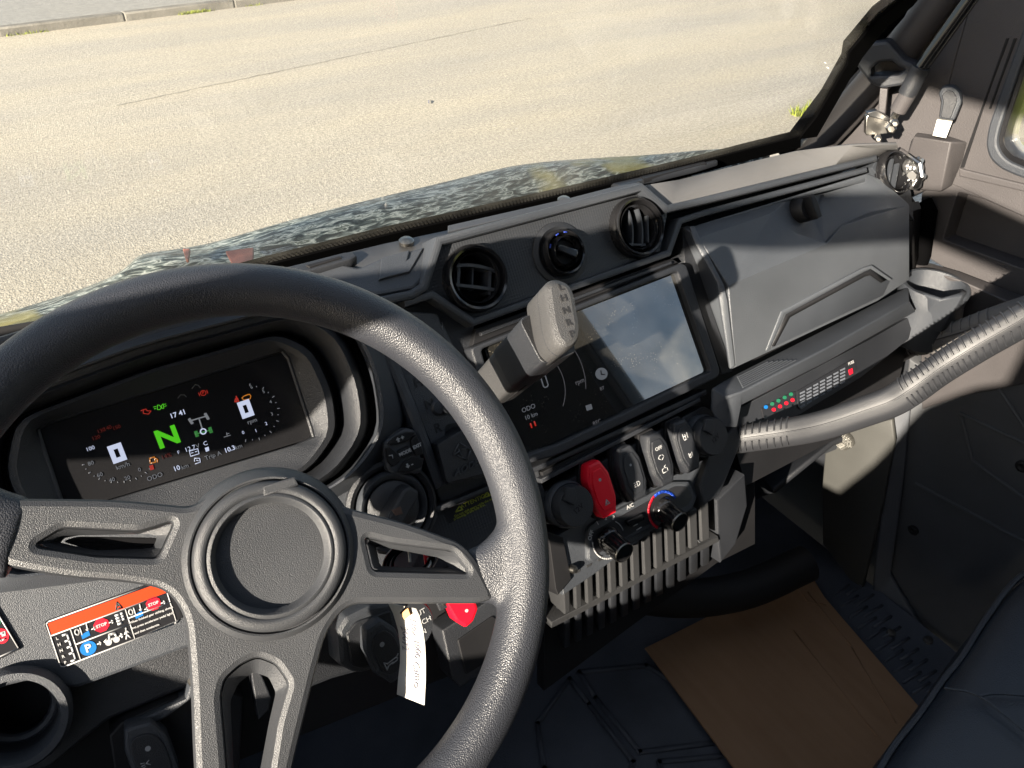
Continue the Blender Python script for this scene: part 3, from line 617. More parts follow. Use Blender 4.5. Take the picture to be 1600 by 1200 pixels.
link_text('A/C', F, *F.uv(993, 793), .0060, MWH, cp, 0, h=-.0098)
plate('push_button', F, [(980, 815), (1004, 803), (1008, 812), (986, 824)], -.012, -.005, MGL, cp, r=.001, bev=.001)
strokes('icon', F, [[(990, 822), (996, 819)], [(995, 828), (1002, 824)]], .0012, MWH, cp, h=-.0095)
lathe('screw', F, *F.uv(905, 893), [(.0045, -.02), (.0045, -.010), (.003, -.007), (0, -.0065)], MMET, cp, n=14)
plate('left_cheek', F, [(856, 830), (880, 840), (893, 905), (872, 930), (868, 920)], -.05, -.012, MDX, DB)
plate('right_cheek', F, [(1112, 700), (1126, 690), (1150, 660), (1160, 690), (1125, 775), (1100, 790), (1092, 760)], -.05, -.008, MD, DB, bev=.003)
# ---------------------------------------------------------------- finned lower grille
gr = thing_part('lower_grille', DB); MFN = mat('fin_plastic', (.024, .0245, .026), .5, .5, bump=('leather', 1500, .00025), var=.15)
g_off = -.012
plate('grille_back', G, [(850, 915), (1115, 790), (1180, 740), (1180, 850), (1120, 880), (850, 1080)], -.05, -.035, MDX, gr)
L0, L1 = (872, 946), (1118, 818)          # lower edge of the upper row, in pixels
T0, T1 = (868, 918), (1118, 786)
nf = 13
for i in range(nf):
    t = (i+.5)/nf
    bx = 878+(1112-878)*t; by = 962+(838-962)*t+6*math.sin(t*3); tx_ = bx-2; ty = 905+(782-905)*t
    wv = 4.6+1.6*t
    q = [(tx_-wv, ty+3), (tx_+wv, ty-2), (bx+wv, by-2), (bx-wv, by+3)]
    plate('fin', G, q, -.035, -.004, MFN, gr, bev=.0015, r=.001)
    b2 = by+52-16*t
    uv_ = [G.pt(bx-wv, by+9, -.008), G.pt(bx+wv, by+4, -.008), G.pt(bx+wv, b2, -.030), G.pt(bx-wv, b2+5, -.030)]
    facets('fin', uv_, [(0, 1, 2, 3)], MD, gr, solid=.018, bevel=.0015)
plate('crossbar', G, [(862, 972), (1122, 838), (1124, 846), (862, 982)], -.035, -.0085, MFN, gr, bev=.001)
plate('end_cheek', G, [(1120, 782), (1164, 742), (1168, 790), (1150, 850), (1126, 880), (1122, 840)], -.05, -.012, MD, gr, bev=.002)
# ---------------------------------------------------------------- shelf bar under the glovebox
def fp(x, y, h): return F.pt(x, y, h)
vs = [fp(1112, 606, .012), fp(1146, 586, -.006), fp(1300, 508, -.006), fp(1420, 446, -.006),
      fp(1160, 612, .028), fp(1290, 545, .028), fp(1422, 470, .024), fp(1158, 634, .018), fp(1292, 566, .018), fp(1432, 487, .016), fp(1135, 622, .022), fp(1152, 668, .016), fp(1128, 668, .018), fp(1112, 640, .010)]
facets('shelf_bar', vs, [(0, 1, 4, 10), (1, 2, 5, 4), (2, 3, 6, 5), (4, 5, 8, 7), (5, 6, 9, 8), (10, 4, 7, 11, 12, 13), (0, 10, 13)], MG, DB, solid=.006, bevel=.002)
rl = Plane(fp(1200, 575, .01), vs[5]-vs[4], (vs[1]-vs[4]))
for i in range(7):
    t = (i+.5)/8
    a = vs[4]+(vs[1]-vs[4])*(.12+t*.8); b_ = vs[5]+(vs[2]-vs[5])*(.12+t*.8); a2 = a+(b_-a)*.02; b2 = a+(b_-a)*(.62-.05*i)
    nn = (vs[5]-vs[4]).cross(vs[1]-vs[4]).normalized(); nn = nn if nn.dot(CAM-a) > 0 else -nn
    tube('anti_slip_rib', [a2+nn*.0006, b2+nn*.0006], .0011, MG, DB, n=6)
for i in range(6):
    p0 = fp(1140+i*3, 622+i*.5, .0225-i*.0003); 
# pocket with stickers
plate('pocket_back', F, [(1150, 640), (1360, 530), (1430, 490), (1420, 530), (1345, 590), (1180, 690), (1152, 680)], -.04, -.012, MD, DB, bev=.001)
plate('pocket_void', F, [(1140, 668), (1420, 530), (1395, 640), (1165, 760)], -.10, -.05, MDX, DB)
def sticker(name, pts, h=-.0105, m=MSTK, r=.0015): return plate(name, F, pts, h-.0012, h, m, DB, r=r, bev=.0002)
s1 = sticker('button_label', [(1190, 638), (1242, 611), (1244, 628), (1194, 656)])
u1, v1 = F.uv(1192, 652, -.01); e1 = V3((*F.uv(1242, 622, -.01), 0))-V3((u1, v1, 0))
for i in range(5):
    for j in range(2):
        if i == 0 and j == 0: continue
        x = (1197 if j else 1199.5)+i*9.8; y = (645 if j == 0 else 636)-i*5
        plate('label_dot', F, circ(x, y, 3.1, 8)[:-1], -.0105, -.0100, MRD if j == 0 else (MGN if i else MBL), s1, bev=0)
s2 = sticker('fuse_label', [(1246, 611), (1334, 560), (1340, 578), (1252, 640), (1247, 636)])
MFT = mat('label_grey', (.10, .11, .13), .5)
for i in range(7):
    for j in range(5):
        x = 1254+i*10.5; y = 612+j*5.2-i*6.0
        plate('fuse_mark', F, [(x-3.6, y+1.6), (x+3.4, y-1.9), (x+3.8, y+.8), (x-3.3, y+4.1)], -.0105, -.0100, MFT, s2, bev=0)
plate('red_mark', F, [(1326, 578), (1332, 575), (1333, 583), (1328, 586)], -.0105, -.0098, MRD, s2, bev=0)
text('FUSE', F, 1330, 567, .0055, MWH, s2, h=-.0098)
# lower tray
tv = [fp(1165, 712, -.02), fp(1380, 628, -.03), fp(1395, 655, .0), fp(1180, 770, .01), fp(1172, 800, -.03), fp(1380, 690, -.04), fp(1340, 700, .02)]
facets('lower_tray', [at_y(1166, 712, .60), at_y(1300, 655, .60), at_y(1385, 640, .60), at_y(1392, 655, .52), at_y(1300, 688, .50), at_y(1205, 765, .50), at_y(1180, 780, .60)], [(0, 1, 4, 5), (1, 2, 3, 4), (0, 5, 6)], MD, DB, solid=.01, bevel=.003)
facets('tray_bracket', [at_y(1275, 670, .515), at_y(1320, 648, .515), at_y(1340, 690, .515), at_y(1285, 712, .515)], [(0, 1, 2, 3)], MG, DB, solid=.01, bevel=.003)
lpz = Plane(at_y(1322, 688, .50), (1, 0, 0), (0, math.sin(R(60)), math.cos(R(60))))
lathe('mesh_lamp', lpz, 0, 0, [(.014, -.01), (.014, .004), (.009, .008), (0, .009)], mat('mesh_metal', (.16, .155, .14), .35, .5, .6, bump=('dots', 500, .002)), DB, n=24)
# ================================================================ INSTRUMENT DISPLAY
ic = thing('instrument_display', 'wide black digital instrument display glowing green N behind the steering wheel', 'display', K.pt(275, 690, -.02))
ringloft('bezel', K, cx_, cy_, [(D0, -.004, .004, .985), (D0, .0015, .004, .99), (D0, .0025, .005, 1.005), (D0, .002, .006, 1.02), (D1, .014, .012, .90), (D1, .018, .012, .94), (D1, .016, .013, .985), (D1, -.005, .013, 1.0)], MD, ic)
dsp = plate('display_panel', K, [(60, 668), (445, 550), (490, 684), (105, 800)], -.006, 0, MGL, ic, r=.004, bev=.0003)
H = .0006
def kt(s, x, y, sz, m, a=0, **k): return text(s, K, x, y, sz, m, dsp, h=H, ang=a, **k)
kt('N', 262, 684, .021, EG, sx=1.15, bold=.0007)
kt('17 41', 278, 647, .0058, EW, bold=.0001)
for x, y in ((183, 708), (384, 639)):
    p = K.rot(x, y, 0, H); plate('digit_zero', p, [(-.0053, -.0075), (.0053, -.0075), (.0053, .0075), (-.0053, .0075)], -.0002, .0001, EW, dsp, px=False, bev=0, holes=[[(-.0016, -.0035), (.0016, -.0035), (.0016, .0035), (-.0016, .0035)]])
kt('km/h', 192, 728, .0052, EWD); kt('rpm', 394, 658, .0052, EWD)
for s, x, y in (('100', 141, 701), ('80', 142, 724), ('60', 156, 742), ('40', 175, 750), ('20', 199, 747), ('0', 218, 734)): kt(s, x, y, .0044, EWD if s != '100' else EW)
for s, x, y in (('0', 380, 676), ('1', 400, 673), ('2', 416, 662), ('3', 425, 647), ('4', 423, 628), ('5', 412, 612), ('6', 393, 605)): kt(s, x, y, .0040, EW if s in '012' else EWD)
for s, x, y in (('120', 150, 684), ('130', 158, 673), ('140', 168, 669), ('150', 182, 668)): kt(s, x, y, .0042, ERD)
kt('ODO', 242, 745, .0052, EWD); kt('10', 276, 732, .0055, EW, bold=.0001); kt('km', 289, 729, .005, EWD); kt('Trip A', 333, 712, .0052, EWD); kt('10.3', 359, 702, .0055, EW, bold=.0001); kt('km', 373, 698, .005, EWD)
kt('12.7', 297, 701, .0052, EW); kt('V', 309, 697, .0052, EWD); kt('14%', 260, 713, .005, ERD); kt('F', 279, 707, .004, EW); kt('C', 321, 693, .005, EW)
st = lambda n, L, wd, m: strokes(n, K, L, wd, m, dsp, h=H, th=.0002)
tick = []
for a in range(0, 14):
    aa = R(200+a*10)
    tick.append([(184+math.cos(aa)*62*.9*1.0, 712-math.sin(aa)*40), (184+math.cos(aa)*66*.9, 712-math.sin(aa)*43)]) if a % 2 == 0 else tick.append([(184+math.cos(aa)*63*.9, 712-math.sin(aa)*41), (184+math.cos(aa)*64.5*.9, 712-math.sin(aa)*42)])
st('speed_ticks', tick, .0006, EWD)
tick = []
for a in range(0, 15):
    aa = R(-95+a*13); k = 3.5 if a % 2 == 0 else 1.2
    tick.append([(388+math.cos(aa)*46, 645-math.sin(aa)*42), (388+math.cos(aa)*(46+k), 645-math.sin(aa)*(42+k))])
st('rev_ticks', tick, .0006, EWD)
# drivetrain emblem
st('driveline', [[(299, 657), (323, 650)], [(311, 654), (316, 670)], [(296, 654), (301, 662)], [(320, 646), (326, 655)]], .0011, EWD)
st('front_wheels', [[(296, 655), (300, 661)], [(321, 647), (325, 654)]], .0024, EWD)
st('rear_wheels', [[(306, 675), (308, 681)], [(328, 669), (330, 675)]], .0028, EGD)
st('rear_axle', [[(307, 678), (329, 672)]], .001, EGD)
u, v = K.uv(317.5, 674); strokes('hub_mark', K, [[(u+.0022*math.cos(R(a)), v+.0022*math.sin(R(a))) for a in range(0, 361, 24)]], .001, EW, dsp, h=H+.0001, px=False)
# warning lamps
st('oil_lamp', [[(220, 642), (224, 640), (224, 646), (232, 647), (236, 642), (230, 642), (228, 639), (224, 641)]], .0006, ER)
st('side_lamp', [[(240, 636), (244, 635)], [(241, 639), (244, 638)], [(246, 633), (249, 633), (252, 637), (250, 640), (246, 640), (246, 633)], [(255, 631), (252, 634), (253, 638), (256, 638), (255, 631)], [(257, 632), (259, 631)], [(257, 635), (260, 634)]], .0005, EG)
u, v = K.uv(317.5, 614); strokes('park_lamp', K, [[(u+.0022*math.cos(R(a)), v+.0022*math.sin(R(a))) for a in range(0, 361, 30)], [(u-.0034, v+.0015), (u-.0034, v-.0015)], [(u+.0034, v+.0015), (u+.0034, v-.0015)]], .0005, ER, dsp, h=H, px=False); kt('P', 317.5, 614, .004, ER)
st('belt_lamp', [[(370, 628), (370, 622), (369, 619)], [(367, 628), (373, 627), (371, 622), (368, 623), (367, 628)]], .0009, ER)
st('engine_lamp', [[(378, 622), (381, 619), (390, 616), (392, 619), (391, 623), (381, 625), (378, 622)], [(383, 618), (388, 616)]], .0007, EO)
st('fuel_lamp', [[(235, 724), (234, 716), (241, 714), (243, 722), (235, 724)], [(243, 716), (246, 718), (246, 722)]], .0009, EO)
plate('low_fuel_mark', K, [(233, 728), (239, 726), (241, 733), (235, 735)], 0, H, ER, dsp, bev=0)
st('battery_lamp', [[(296, 705), (309, 701), (311, 709), (298, 713), (296, 705)], [(299, 708), (302, 707)], [(305, 706), (308, 705)]], .0006, EW)
st('service_lamp', [[(304, 721), (304, 716), (312, 716), (313, 722), (305, 725)], [(307, 719), (310, 720)]], .0006, EW)
plate('pump_mark', K, [(320, 700), (326, 698), (327, 704), (322, 706)], 0, H, EW, dsp, bev=0)
st('temperature_lamp', [[(354, 676), (355, 681)], [(350, 683), (360, 680)], [(355, 678), (358, 677)]], .0006, EWD)
st('dim_arcs', [[(278, 622), (282, 617), (288, 617), (291, 620)], [(300, 607), (305, 601), (310, 602), (313, 606)]], .0006, mat('display_faint', (.08, .08, .08), .5))
# ================================================================ TOUCHSCREEN
ts = thing('touchscreen', 'large glossy dusty touchscreen mirroring the sky, right of the gear lever', 'touchscreen', F.pt(930, 570, -.03))
def screen_mat():
    m = mat('dusty_screen', (.006, .007, .008), .035, .8, coat=1); n = m.node_tree; b = n.nodes['Principled BSDF']; t = n.nodes.new('ShaderNodeTexCoord'); b.inputs['Coat Roughness'].default_value = .02
    b.inputs['IOR'].default_value = 1.9; b.inputs['Coat IOR'].default_value = 1.8
    v_ = n.nodes.new('ShaderNodeTexVoronoi'); v_.inputs['Scale'].default_value = 420; n.links.new(t.outputs['Object'], v_.inputs['Vector'])
    c = n.nodes.new('ShaderNodeValToRGB'); c.color_ramp.elements[0].position = .13; c.color_ramp.elements[0].color = (1, 1, 1, 1); c.color_ramp.elements[1].position = .2; c.color_ramp.elements[1].color = (0, 0, 0, 1); n.links.new(v_.outputs['Distance'], c.inputs[0])
    z = n.nodes.new('ShaderNodeTexNoise'); z.inputs['Scale'].default_value = 45; z.inputs['Detail'].default_value = 5; n.links.new(t.outputs['Object'], z.inputs['Vector'])
    c2 = n.nodes.new('ShaderNodeValToRGB'); c2.color_ramp.elements[0].position = .45; c2.color_ramp.elements[1].position = .75; n.links.new(z.outputs[0], c2.inputs[0])
    mu = n.nodes.new('ShaderNodeMath'); mu.operation = 'MULTIPLY'; n.links.new(c.outputs[0], mu.inputs[0]); n.links.new(c2.outputs[0], mu.inputs[1])
    ad = n.nodes.new('ShaderNodeMath'); ad.operation = 'MULTIPLY_ADD'; ad.inputs[1].default_value = .5; ad.inputs[2].default_value = .02; n.links.new(mu.outputs[0], ad.inputs[0])
    x = n.nodes.new('ShaderNodeMix'); x.data_type = 'RGBA'; x.inputs[6].default_value = (.006, .007, .008, 1); x.inputs[7].default_value = (.55, .48, .36, 1); n.links.new(ad.outputs[0], x.inputs[0]); n.links.new(x.outputs[2], b.inputs['Base Color'])
    return m
MSCR = screen_mat()
scn = plate('glass_face', F, [(757, 543), (1055, 427), (1110, 578), (800, 722)], -.006, -.001, MSCR, ts, r=.003, bev=.0004)
q = lambda s, x, y, sz, m, **k: text(s, F, x, y, sz, m, scn, h=-.0006, **k)
sh = -.0006
ETS = emat('screen_grey', (.55, .6, .68), .035)
u, v = F.uv(851, 596, sh); strokes('digit_zero', F, [[(u-.0028, v+.0045), (u-.0015, v+.006), (u+.0015, v+.006), (u+.0028, v+.0045), (u+.0028, v-.0045), (u+.0015, v-.006), (u-.0015, v-.006), (u-.0028, v-.0045), (u-.0028, v+.0045)]], .0012, ETS, scn, h=sh, px=False)
EF = emat('display_faint_line', (.5, .5, .55), .03)
strokes('gauge_arc', F, [[(u-.02+.042*math.cos(R(a)), v-.004+.042*math.sin(R(a))) for a in range(-40, 62, 6)]], .0005, EF, scn, h=sh, px=False); strokes('gauge_arc', F, [[(u-.014+.062*math.cos(R(a)), v-.002+.062*math.sin(R(a))) for a in range(-20, 52, 6)]], .0005, EF, scn, h=sh, px=False)
q('ODO', 826, 638, .0068, ETS); q('10 km', 830, 650, .0062, ETS); q('rpm', 906, 596, .007, EF)
plate('clock_disc', F, circ(940, 584, 9.5, 22)[:-1], sh-.0003, sh, ETS, scn, bev=0); strokes('clock_hands', F, [[(939, 579), (940, 585), (945, 585)]], .0012, MDP, scn, h=sh+.0004)
plate('camera_icon', F, [(915, 634), (924, 631), (926, 639), (917, 642)], sh-.0003, sh, ETS, scn, bev=0)
strokes('status_marks', F, [[(829, 662), (831, 668)], [(835, 659), (837, 665)]], .0016, ER, scn, h=sh); q('BT', 941, 607, .005, EF); q('REC', 933, 660, .006, EF)
# ================================================================ GLOVEBOX
gb = thing('glovebox', 'big faceted grey glovebox with recessed pull on the passenger side', 'glovebox', F.pt(1240, 430, -.02))
P_ = {'a': (1067, 354, -.002), 'a2': (1089, 352, .004), 'b': (1355, 271, .004), 'b2': (1380, 282, .012), 'c': (1421, 320, .040), 'd': (1138, 446, .052), 'e': (1092, 372, .022), 'f': (1421, 437, .018), 'g': (1372, 470, .014), 'h': (1150, 574, .014),
      'i': (1128, 440, .040), 'j': (1124, 470, .020), 'k': (1136, 580, -.02), 'l': (1070, 400, -.02), 'm': (1292, 380, .047), 'n': (1240, 330, .032), 'o': (1315, 352, .045)}
names = list(P_); ix = {k: i for i, k in enumerate(names)}
gh = lambda x, y, h: F.pt(x, y, h*.55 if h > 0 else h)
vs = [gh(*P_[k]) for k in names]
fs = [[ix[c] for c in f] for f in (('a', 'a2', 'e'), ('a', 'e', 'i', 'l'), ('l', 'i', 'j', 'k'), ('i', 'd', 'h', 'k', 'j'), ('e', 'd', 'i'), ('d', 'm', 'g', 'h'), ('m', 'o', 'c', 'f', 'g'))]
# upper facet with latch dish
hol = {'p': (1208, 332, .022), 'q': (1243, 364, .029), 'r': (1288, 378, .040), 's': (1357, 331, .026), 't': (1352, 285, .002), 'v': (1228, 314, .006), 'x': (1270, 340, -.004), 'y': (1284, 298, -.014), 'z': (1315, 352, .012)}
names2 = list(hol); off = len(vs)
for k in names2: ix[k] = len(vs); vs.append(gh(*hol[k]))
fs += [[ix[c] for c in f] for f in (('a2', 'v', 'p', 'e'), ('e', 'p', 'q', 'm', 'd'), ('q', 'r', 'm'), ('r', 'z', 'o', 'm'), ('z', 's', 'c', 'o'), ('s', 't', 'b', 'b2', 'c'), ('a2', 'b', 't', 'y', 'v'), ('v', 'x', 'q', 'p'), ('x', 'r', 'q'), ('v', 'y', 'x'), ('y', 'z', 'r', 'x'), ('y', 't', 's', 'z'))]
MGB = mat('glovebox_plastic', (.060, .066, .075), .38, .65, bump=('leather', 1500, .00026), var=.15)
facets('lid', vs, fs, MGB, gb, solid=.004, bevel=.0016, smooth=22)
facets('pull_recess', [gh(1204, 545, .0172), gh(1227, 490, .030), gh(1350, 424, .037), gh(1362, 420, .037), gh(1391, 438, .030), gh(1380, 462, .0175)], [(0, 1, 2, 3, 4, 5)], MG, gb, solid=.002, bevel=.001)
facets('pull_shade_strip', [gh(1206, 541, .0182), gh(1229, 491, .0312), gh(1351, 425, .0382), gh(1361, 421, .0382), gh(1386, 437, .0312), gh(1377, 442, .030), gh(1360, 430, .0365), gh(1352, 432, .0365), gh(1234, 496, .0305), gh(1211, 541, .0178)], [(0, 1, 8, 9), (1, 2, 7, 8), (2, 3, 6, 7), (3, 4, 5, 6)], MDX, gb, solid=.001, bevel=0)  # black strip standing in for the shade under the lip
facets('pull_shadow_lip', [gh(1196, 549, .0165), gh(1221, 486, .0325), gh(1348, 419, .0395), gh(1363, 414, .0395), gh(1396, 437, .0325), gh(1391, 439, .032), gh(1361, 420, .0385), gh(1350, 425, .0385), gh(1227, 491, .0315), gh(1204, 546, .018)], [(0, 1, 8, 9), (1, 2, 7, 8), (2, 3, 6, 7), (3, 4, 5, 6)], MGB, gb, solid=.004, bevel=.0015)
facets('left_flange', [gh(1077, 353, .008), gh(1086, 352, .010), gh(1094, 372, .024), gh(1132, 446, .050), gh(1138, 470, .046), gh(1150, 572, .016), gh(1141, 578, .010), gh(1124, 466, .040), gh(1120, 440, .044), gh(1084, 376, .018)], [(0, 1, 2, 9), (9, 2, 3, 8), (8, 3, 4, 7), (7, 4, 5, 6)], MGB, gb, solid=.006, bevel=.0018)
lk = F.rot(1257, 327, 8, .013); 
lt = thing_part('latch', gb)
lathe('latch_base', lk, 0, 0, [(.0155, -.012), (.0155, .004), (.013, .007), (0, .007)], MDX, lt)
plate('latch_grip', lk, [(-.004, -.0145), (.004, -.0145), (.006, 0), (.004, .0145), (-.004, .0145), (-.006, 0)], .004, .018, MDX, lt, px=False, bev=.002)
# ================================================================ STEERING WHEEL
sw = thing('steering_wheel', 'black leather-grained steering wheel with three wide moulded spokes', 'steering wheel', W.w(0, 0, -.04))
Rm = (.2036+.1704)/2*.872; rt = .0156
C0 = W.uv(405, 890)
# rim and flared spoke ends, one smooth skin
bm = bmesh.new()
def addmesh(vs, fs):
    b = [bm.verts.new(v) for v in vs]
    for f in fs: bm.faces.new([b[i] for i in f])
vs, fs = [], []; n1, n2 = 160, 28
for i in range(n1):
    a = 2*math.pi*i/n1
    for j in range(n2):
        b = 2*math.pi*j/n2; vs.append(W.w((Rm+rt*math.cos(b))*math.cos(a), (Rm+rt*math.cos(b))*math.sin(a), rt*1.08*math.sin(b)))
for i in range(n1):
    for j in range(n2): fs.append((i*n2+j, i*n2+(j+1) % n2, ((i+1) % n1)*n2+(j+1) % n2, ((i+1) % n1)*n2+j))
addmesh(vs, fs)
def flare(p0, p1, w0, w1, t0, t1, h0, h1, N=14, S=24):
    """stub that widens from the spoke end into the rim (metres in the wheel plane)"""
    vs, fs = [], []; d = V3((p1[0]-p0[0], p1[1]-p0[1], 0)); L = d.length; d.normalize(); nn = V3((-d.y, d.x, 0))
    for i in range(N+1):
        t = i/N; e = t**2.2; ww = w0+(w1-w0)*e; tt = t0+(t1-t0)*t; hh = h0+(h1-h0)*t; c = V3((*p0, 0))+d*L*t
        for j in range(S):
            a = 2*math.pi*j/S; ca, sa = math.cos(a), math.sin(a); f = (abs(ca)**3+abs(sa)**3)**(-1/3); q = c+nn*ww*ca*f; vs.append(W.w(q.x, q.y, hh+tt*sa*f))
    for i in range(N):
        for j in range(S): fs.append((i*S+j, i*S+(j+1) % S, (i+1)*S+(j+1) % S, (i+1)*S+j))
    fs += [tuple(range(S))[::-1], tuple(range(N*S, (N+1)*S))]
    addmesh(vs, fs)
rU = W.uv(738, 902, -.004); rE = W.uv(818, 884); rE = (rE[0]*Rm/math.hypot(*rE), rE[1]*Rm/math.hypot(*rE))
flare(rU, rE, .0170, .046, .0085, .0125, -.009, -.001)
lU = W.uv(30, 840, -.004); lE = W.uv(-20, 832); lE = (lE[0]*Rm/math.hypot(*lE), lE[1]*Rm/math.hypot(*lE)); flare(lU, lE, .021, .042, .0095, .0125, -.006, -.001)
me = bpy.data.meshes.new('rim'); bm.to_mesh(me); bm.free()
o = bpy.data.objects.new('tmp', me); COL.objects.link(o); md = o.modifiers.new('r', 'REMESH'); md.mode = 'VOXEL'; md.voxel_size = .0019; md.use_smooth_shade = True
s = o.modifiers.new('s', 'SMOOTH'); s.factor = .6; s.iterations = 14
dg = bpy.context.evaluated_depsgraph_get(); me2 = bpy.data.meshes.new_from_object(o.evaluated_get(dg)); bpy.data.objects.remove(o); me2.name = 'rim'
link('rim', me2, MRIM, sw, smooth=None)
# spokes
so_ = [(-14, 778), (180, 780), (300, 792), (330, 770), (420, 752), (505, 772), (540, 792), (640, 818), (722, 848), (745, 872), (772, 924), (770, 938), (748, 944), (640, 944), (545, 944), (512, 985), (494, 1050), (458, 1200), (440, 1290), (310, 1290), (303, 1200), (298, 1060), (290, 965), (262, 922), (200, 910), (100, 903), (0, 884), (-16, 850)]
h1_ = [(54, 853), (98, 826), (217, 832), (271, 815), (246, 871), (150, 868)]; g1_ = [(92, 848), (106, 837), (238, 834), (246, 838), (239, 857), (150, 860)]
h2_ = [(572, 840), (612, 850), (708, 862), (733, 895), (684, 894), (584, 891)]; g2_ = [(586, 848), (600, 855), (690, 872), (706, 887), (680, 887), (594, 885)]
h3_ = [(346, 1088), (352, 1062), (378, 1039), (402, 1028), (430, 1039), (450, 1068), (432, 1130), (408, 1280), (362, 1285), (354, 1180)]; g3_ = [(360, 1095), (372, 1068), (396, 1050), (420, 1058), (431, 1082), (420, 1130), (394, 1270), (370, 1275), (364, 1180)]
sk = plate('spoke_frame', W, so_, -.020, .002, MSP, sw, r=.014, bev=.004, holes=[h1_, h2_, h3_], hr=.003, rn=6)
# bevelled dishes round the openings
def dish(name, outer, inner, h0, h1, hr=.004, c=None):
    n = 64; c = c or (sum(x for x, y in inner)/len(inner), sum(y for x, y in inner)/len(inner)); vs = polar(W, *c, outer, h0, hr, n)+polar(W, *c, inner, h1, hr*.6, n)+polar(W, *c, inner, h1-.012, hr*.6, n); fs = []
    for j in range(2):
        for i in range(n): fs.append((j*n+i, j*n+(i+1) % n, (j+1)*n+(i+1) % n, (j+1)*n+i))
    return mk(name, vs, fs, MSP, sw, smooth=35)
dish('slot_chamfer', h1_, g1_, -.001, -.0095, .003); dish('slot_chamfer', h2_, g2_, -.001, -.0095, .003, c=(648, 872)); dish('slot_chamfer', h3_, g3_, -.001, -.0095, .003, c=(396, 1110))
# raised shoulders along the spokes
def shoulder(pts, wd=.006, h=.0055, m=MSP):
    q = spline([W.pt(*p, .000) for p in pts], 6); sweep('spoke_edge', q, [(wd*math.cos(a), h*math.sin(a)) for a in [i*math.pi/4 for i in range(8)]], m, sw, up=W.N)
plate('slot_cover', W, [(96, 846), (120, 838), (242, 840), (250, 846), (236, 858), (150, 862)], -.016, -.010, MGL, sw, r=.003)
# hub
hu, hv_ = W.uv(425, 867, .006)
lathe('hub', W, hu, hv_, [(.0475, -.03), (.0500, -.005), (.0480, -.0005), (.0455, .0035), (.0435, .0055), (.0425, .0052), (.0421, .0036), (.0416, .0036), (.0410, .0068), (.0395, .0084), (.0370, .0092), (.0352, .0090), (.0343, .0080), (.0334, .0088), (.0322, .0090), (.0308, .0078), (.0280, -.0022), (.0268, -.0036), (0, -.0034)], MSP, sw, n=96, smooth=50)
np_ = W.rot(437, 762, -4, .006); plate('hub_notch', np_, [(-.010, -.002), (.010, -.002), (.009, .0035), (-.009, .0035)], .0, .0035, MSP, sw, px=False, bev=.001)
# column behind the wheel
lathe('column', W, hu, hv_, [(.040, -.13), (.036, -.04), (.03, -.03)], MDX, sw, n=40)
# ================================================================ GEAR LEVER
LK = Plane(at_d(876, 490, .50), (1, 0, 0), (0, math.sin(R(51.5)), math.cos(R(51.5))))
base = F.pt(700, 638, -.02)
lv = thing('gear_lever', 'matte black gear lever with engraved L H N R P along its knob', 'gear lever', base)
top_ = [(853, 448), (862, 434), (885, 441), (896, 452), (908, 512), (903, 534), (884, 543), (868, 528), (860, 505)]
q = [LK.uv(*p) for p in [(851, 444), (866, 432), (889, 440), (899, 456), (909, 512), (904, 535), (884, 546), (868, 532), (860, 508)]]
def grow(q, k):
    c = (sum(x for x, y in q)/len(q), sum(y for x, y in q)/len(q)); return [(c[0]+(x-c[0])*k, c[1]+(y-c[1])*k) for x, y in q]
plate('knob', LK, grow(q, 1.01), -.038, 0, MKN, lv, px=False, r=.005, bev=.0045, rn=6)
plate('knob_seam', LK, grow(q, 1.018), -.0145, -.0138, MD, lv, px=False, r=.006, bev=.0002, rn=6)
for s, x, y in (('L', 877, 449), ('H', 881, 466), ('N', 885, 485), ('R', 889, 504), ('P', 894, 522)): text(s, LK, x, y, .0062, MDP, lv, h=.0003, bold=.0002, sx=1.2, ang=-6)
# neck: rectangular, runs back from the knob down to the gate
nb = LK.pt(857, 524, -.030); ne = LK.O+(base-LK.O)*.60
ne = at_d(775, 602, .60)
nd = (ne-nb).normalized()
sec = [(x, y) for x, y in rounded([(-.0155, -.0175), (.0155, -.0175), (.0155, .0175), (-.0155, .0175)], .006, 4)]
sweep('neck', [nb, nb+(ne-nb)*.5, ne], sec, MKN, lv, up=LK.V, scale=[1.0, .93, .86], bevel=0)
sweep('neck_sleeve', [nb+(ne-nb)*.0, nb+(ne-nb)*.56], [(x*1.03, y*1.03) for x, y in sec], MD, lv, up=LK.V, bevel=.0006, scale=[1, .93])
sweep('neck_seam', [nb, ne], [(-.0003, -.0177), (.0003, -.0177), (.0003, .0177), (-.0003, .0177)], MDX, lv, up=LK.V, scale=[1.035, .87])
rb_ = at_d(715, 636, .69)
tube('shaft', spline([ne+(nb-ne)*.1, ne+(rb_-ne)*.5, rb_, F.pt(690, 636, -.03)], 5), .006, MMET if 0 else MG, lv, n=14)
lathe('shaft_end', F, *F.uv(688, 636), [(.0085, -.04), (.0085, -.004), (.006, -.001), (0, -.001)], MG, lv, n=20)
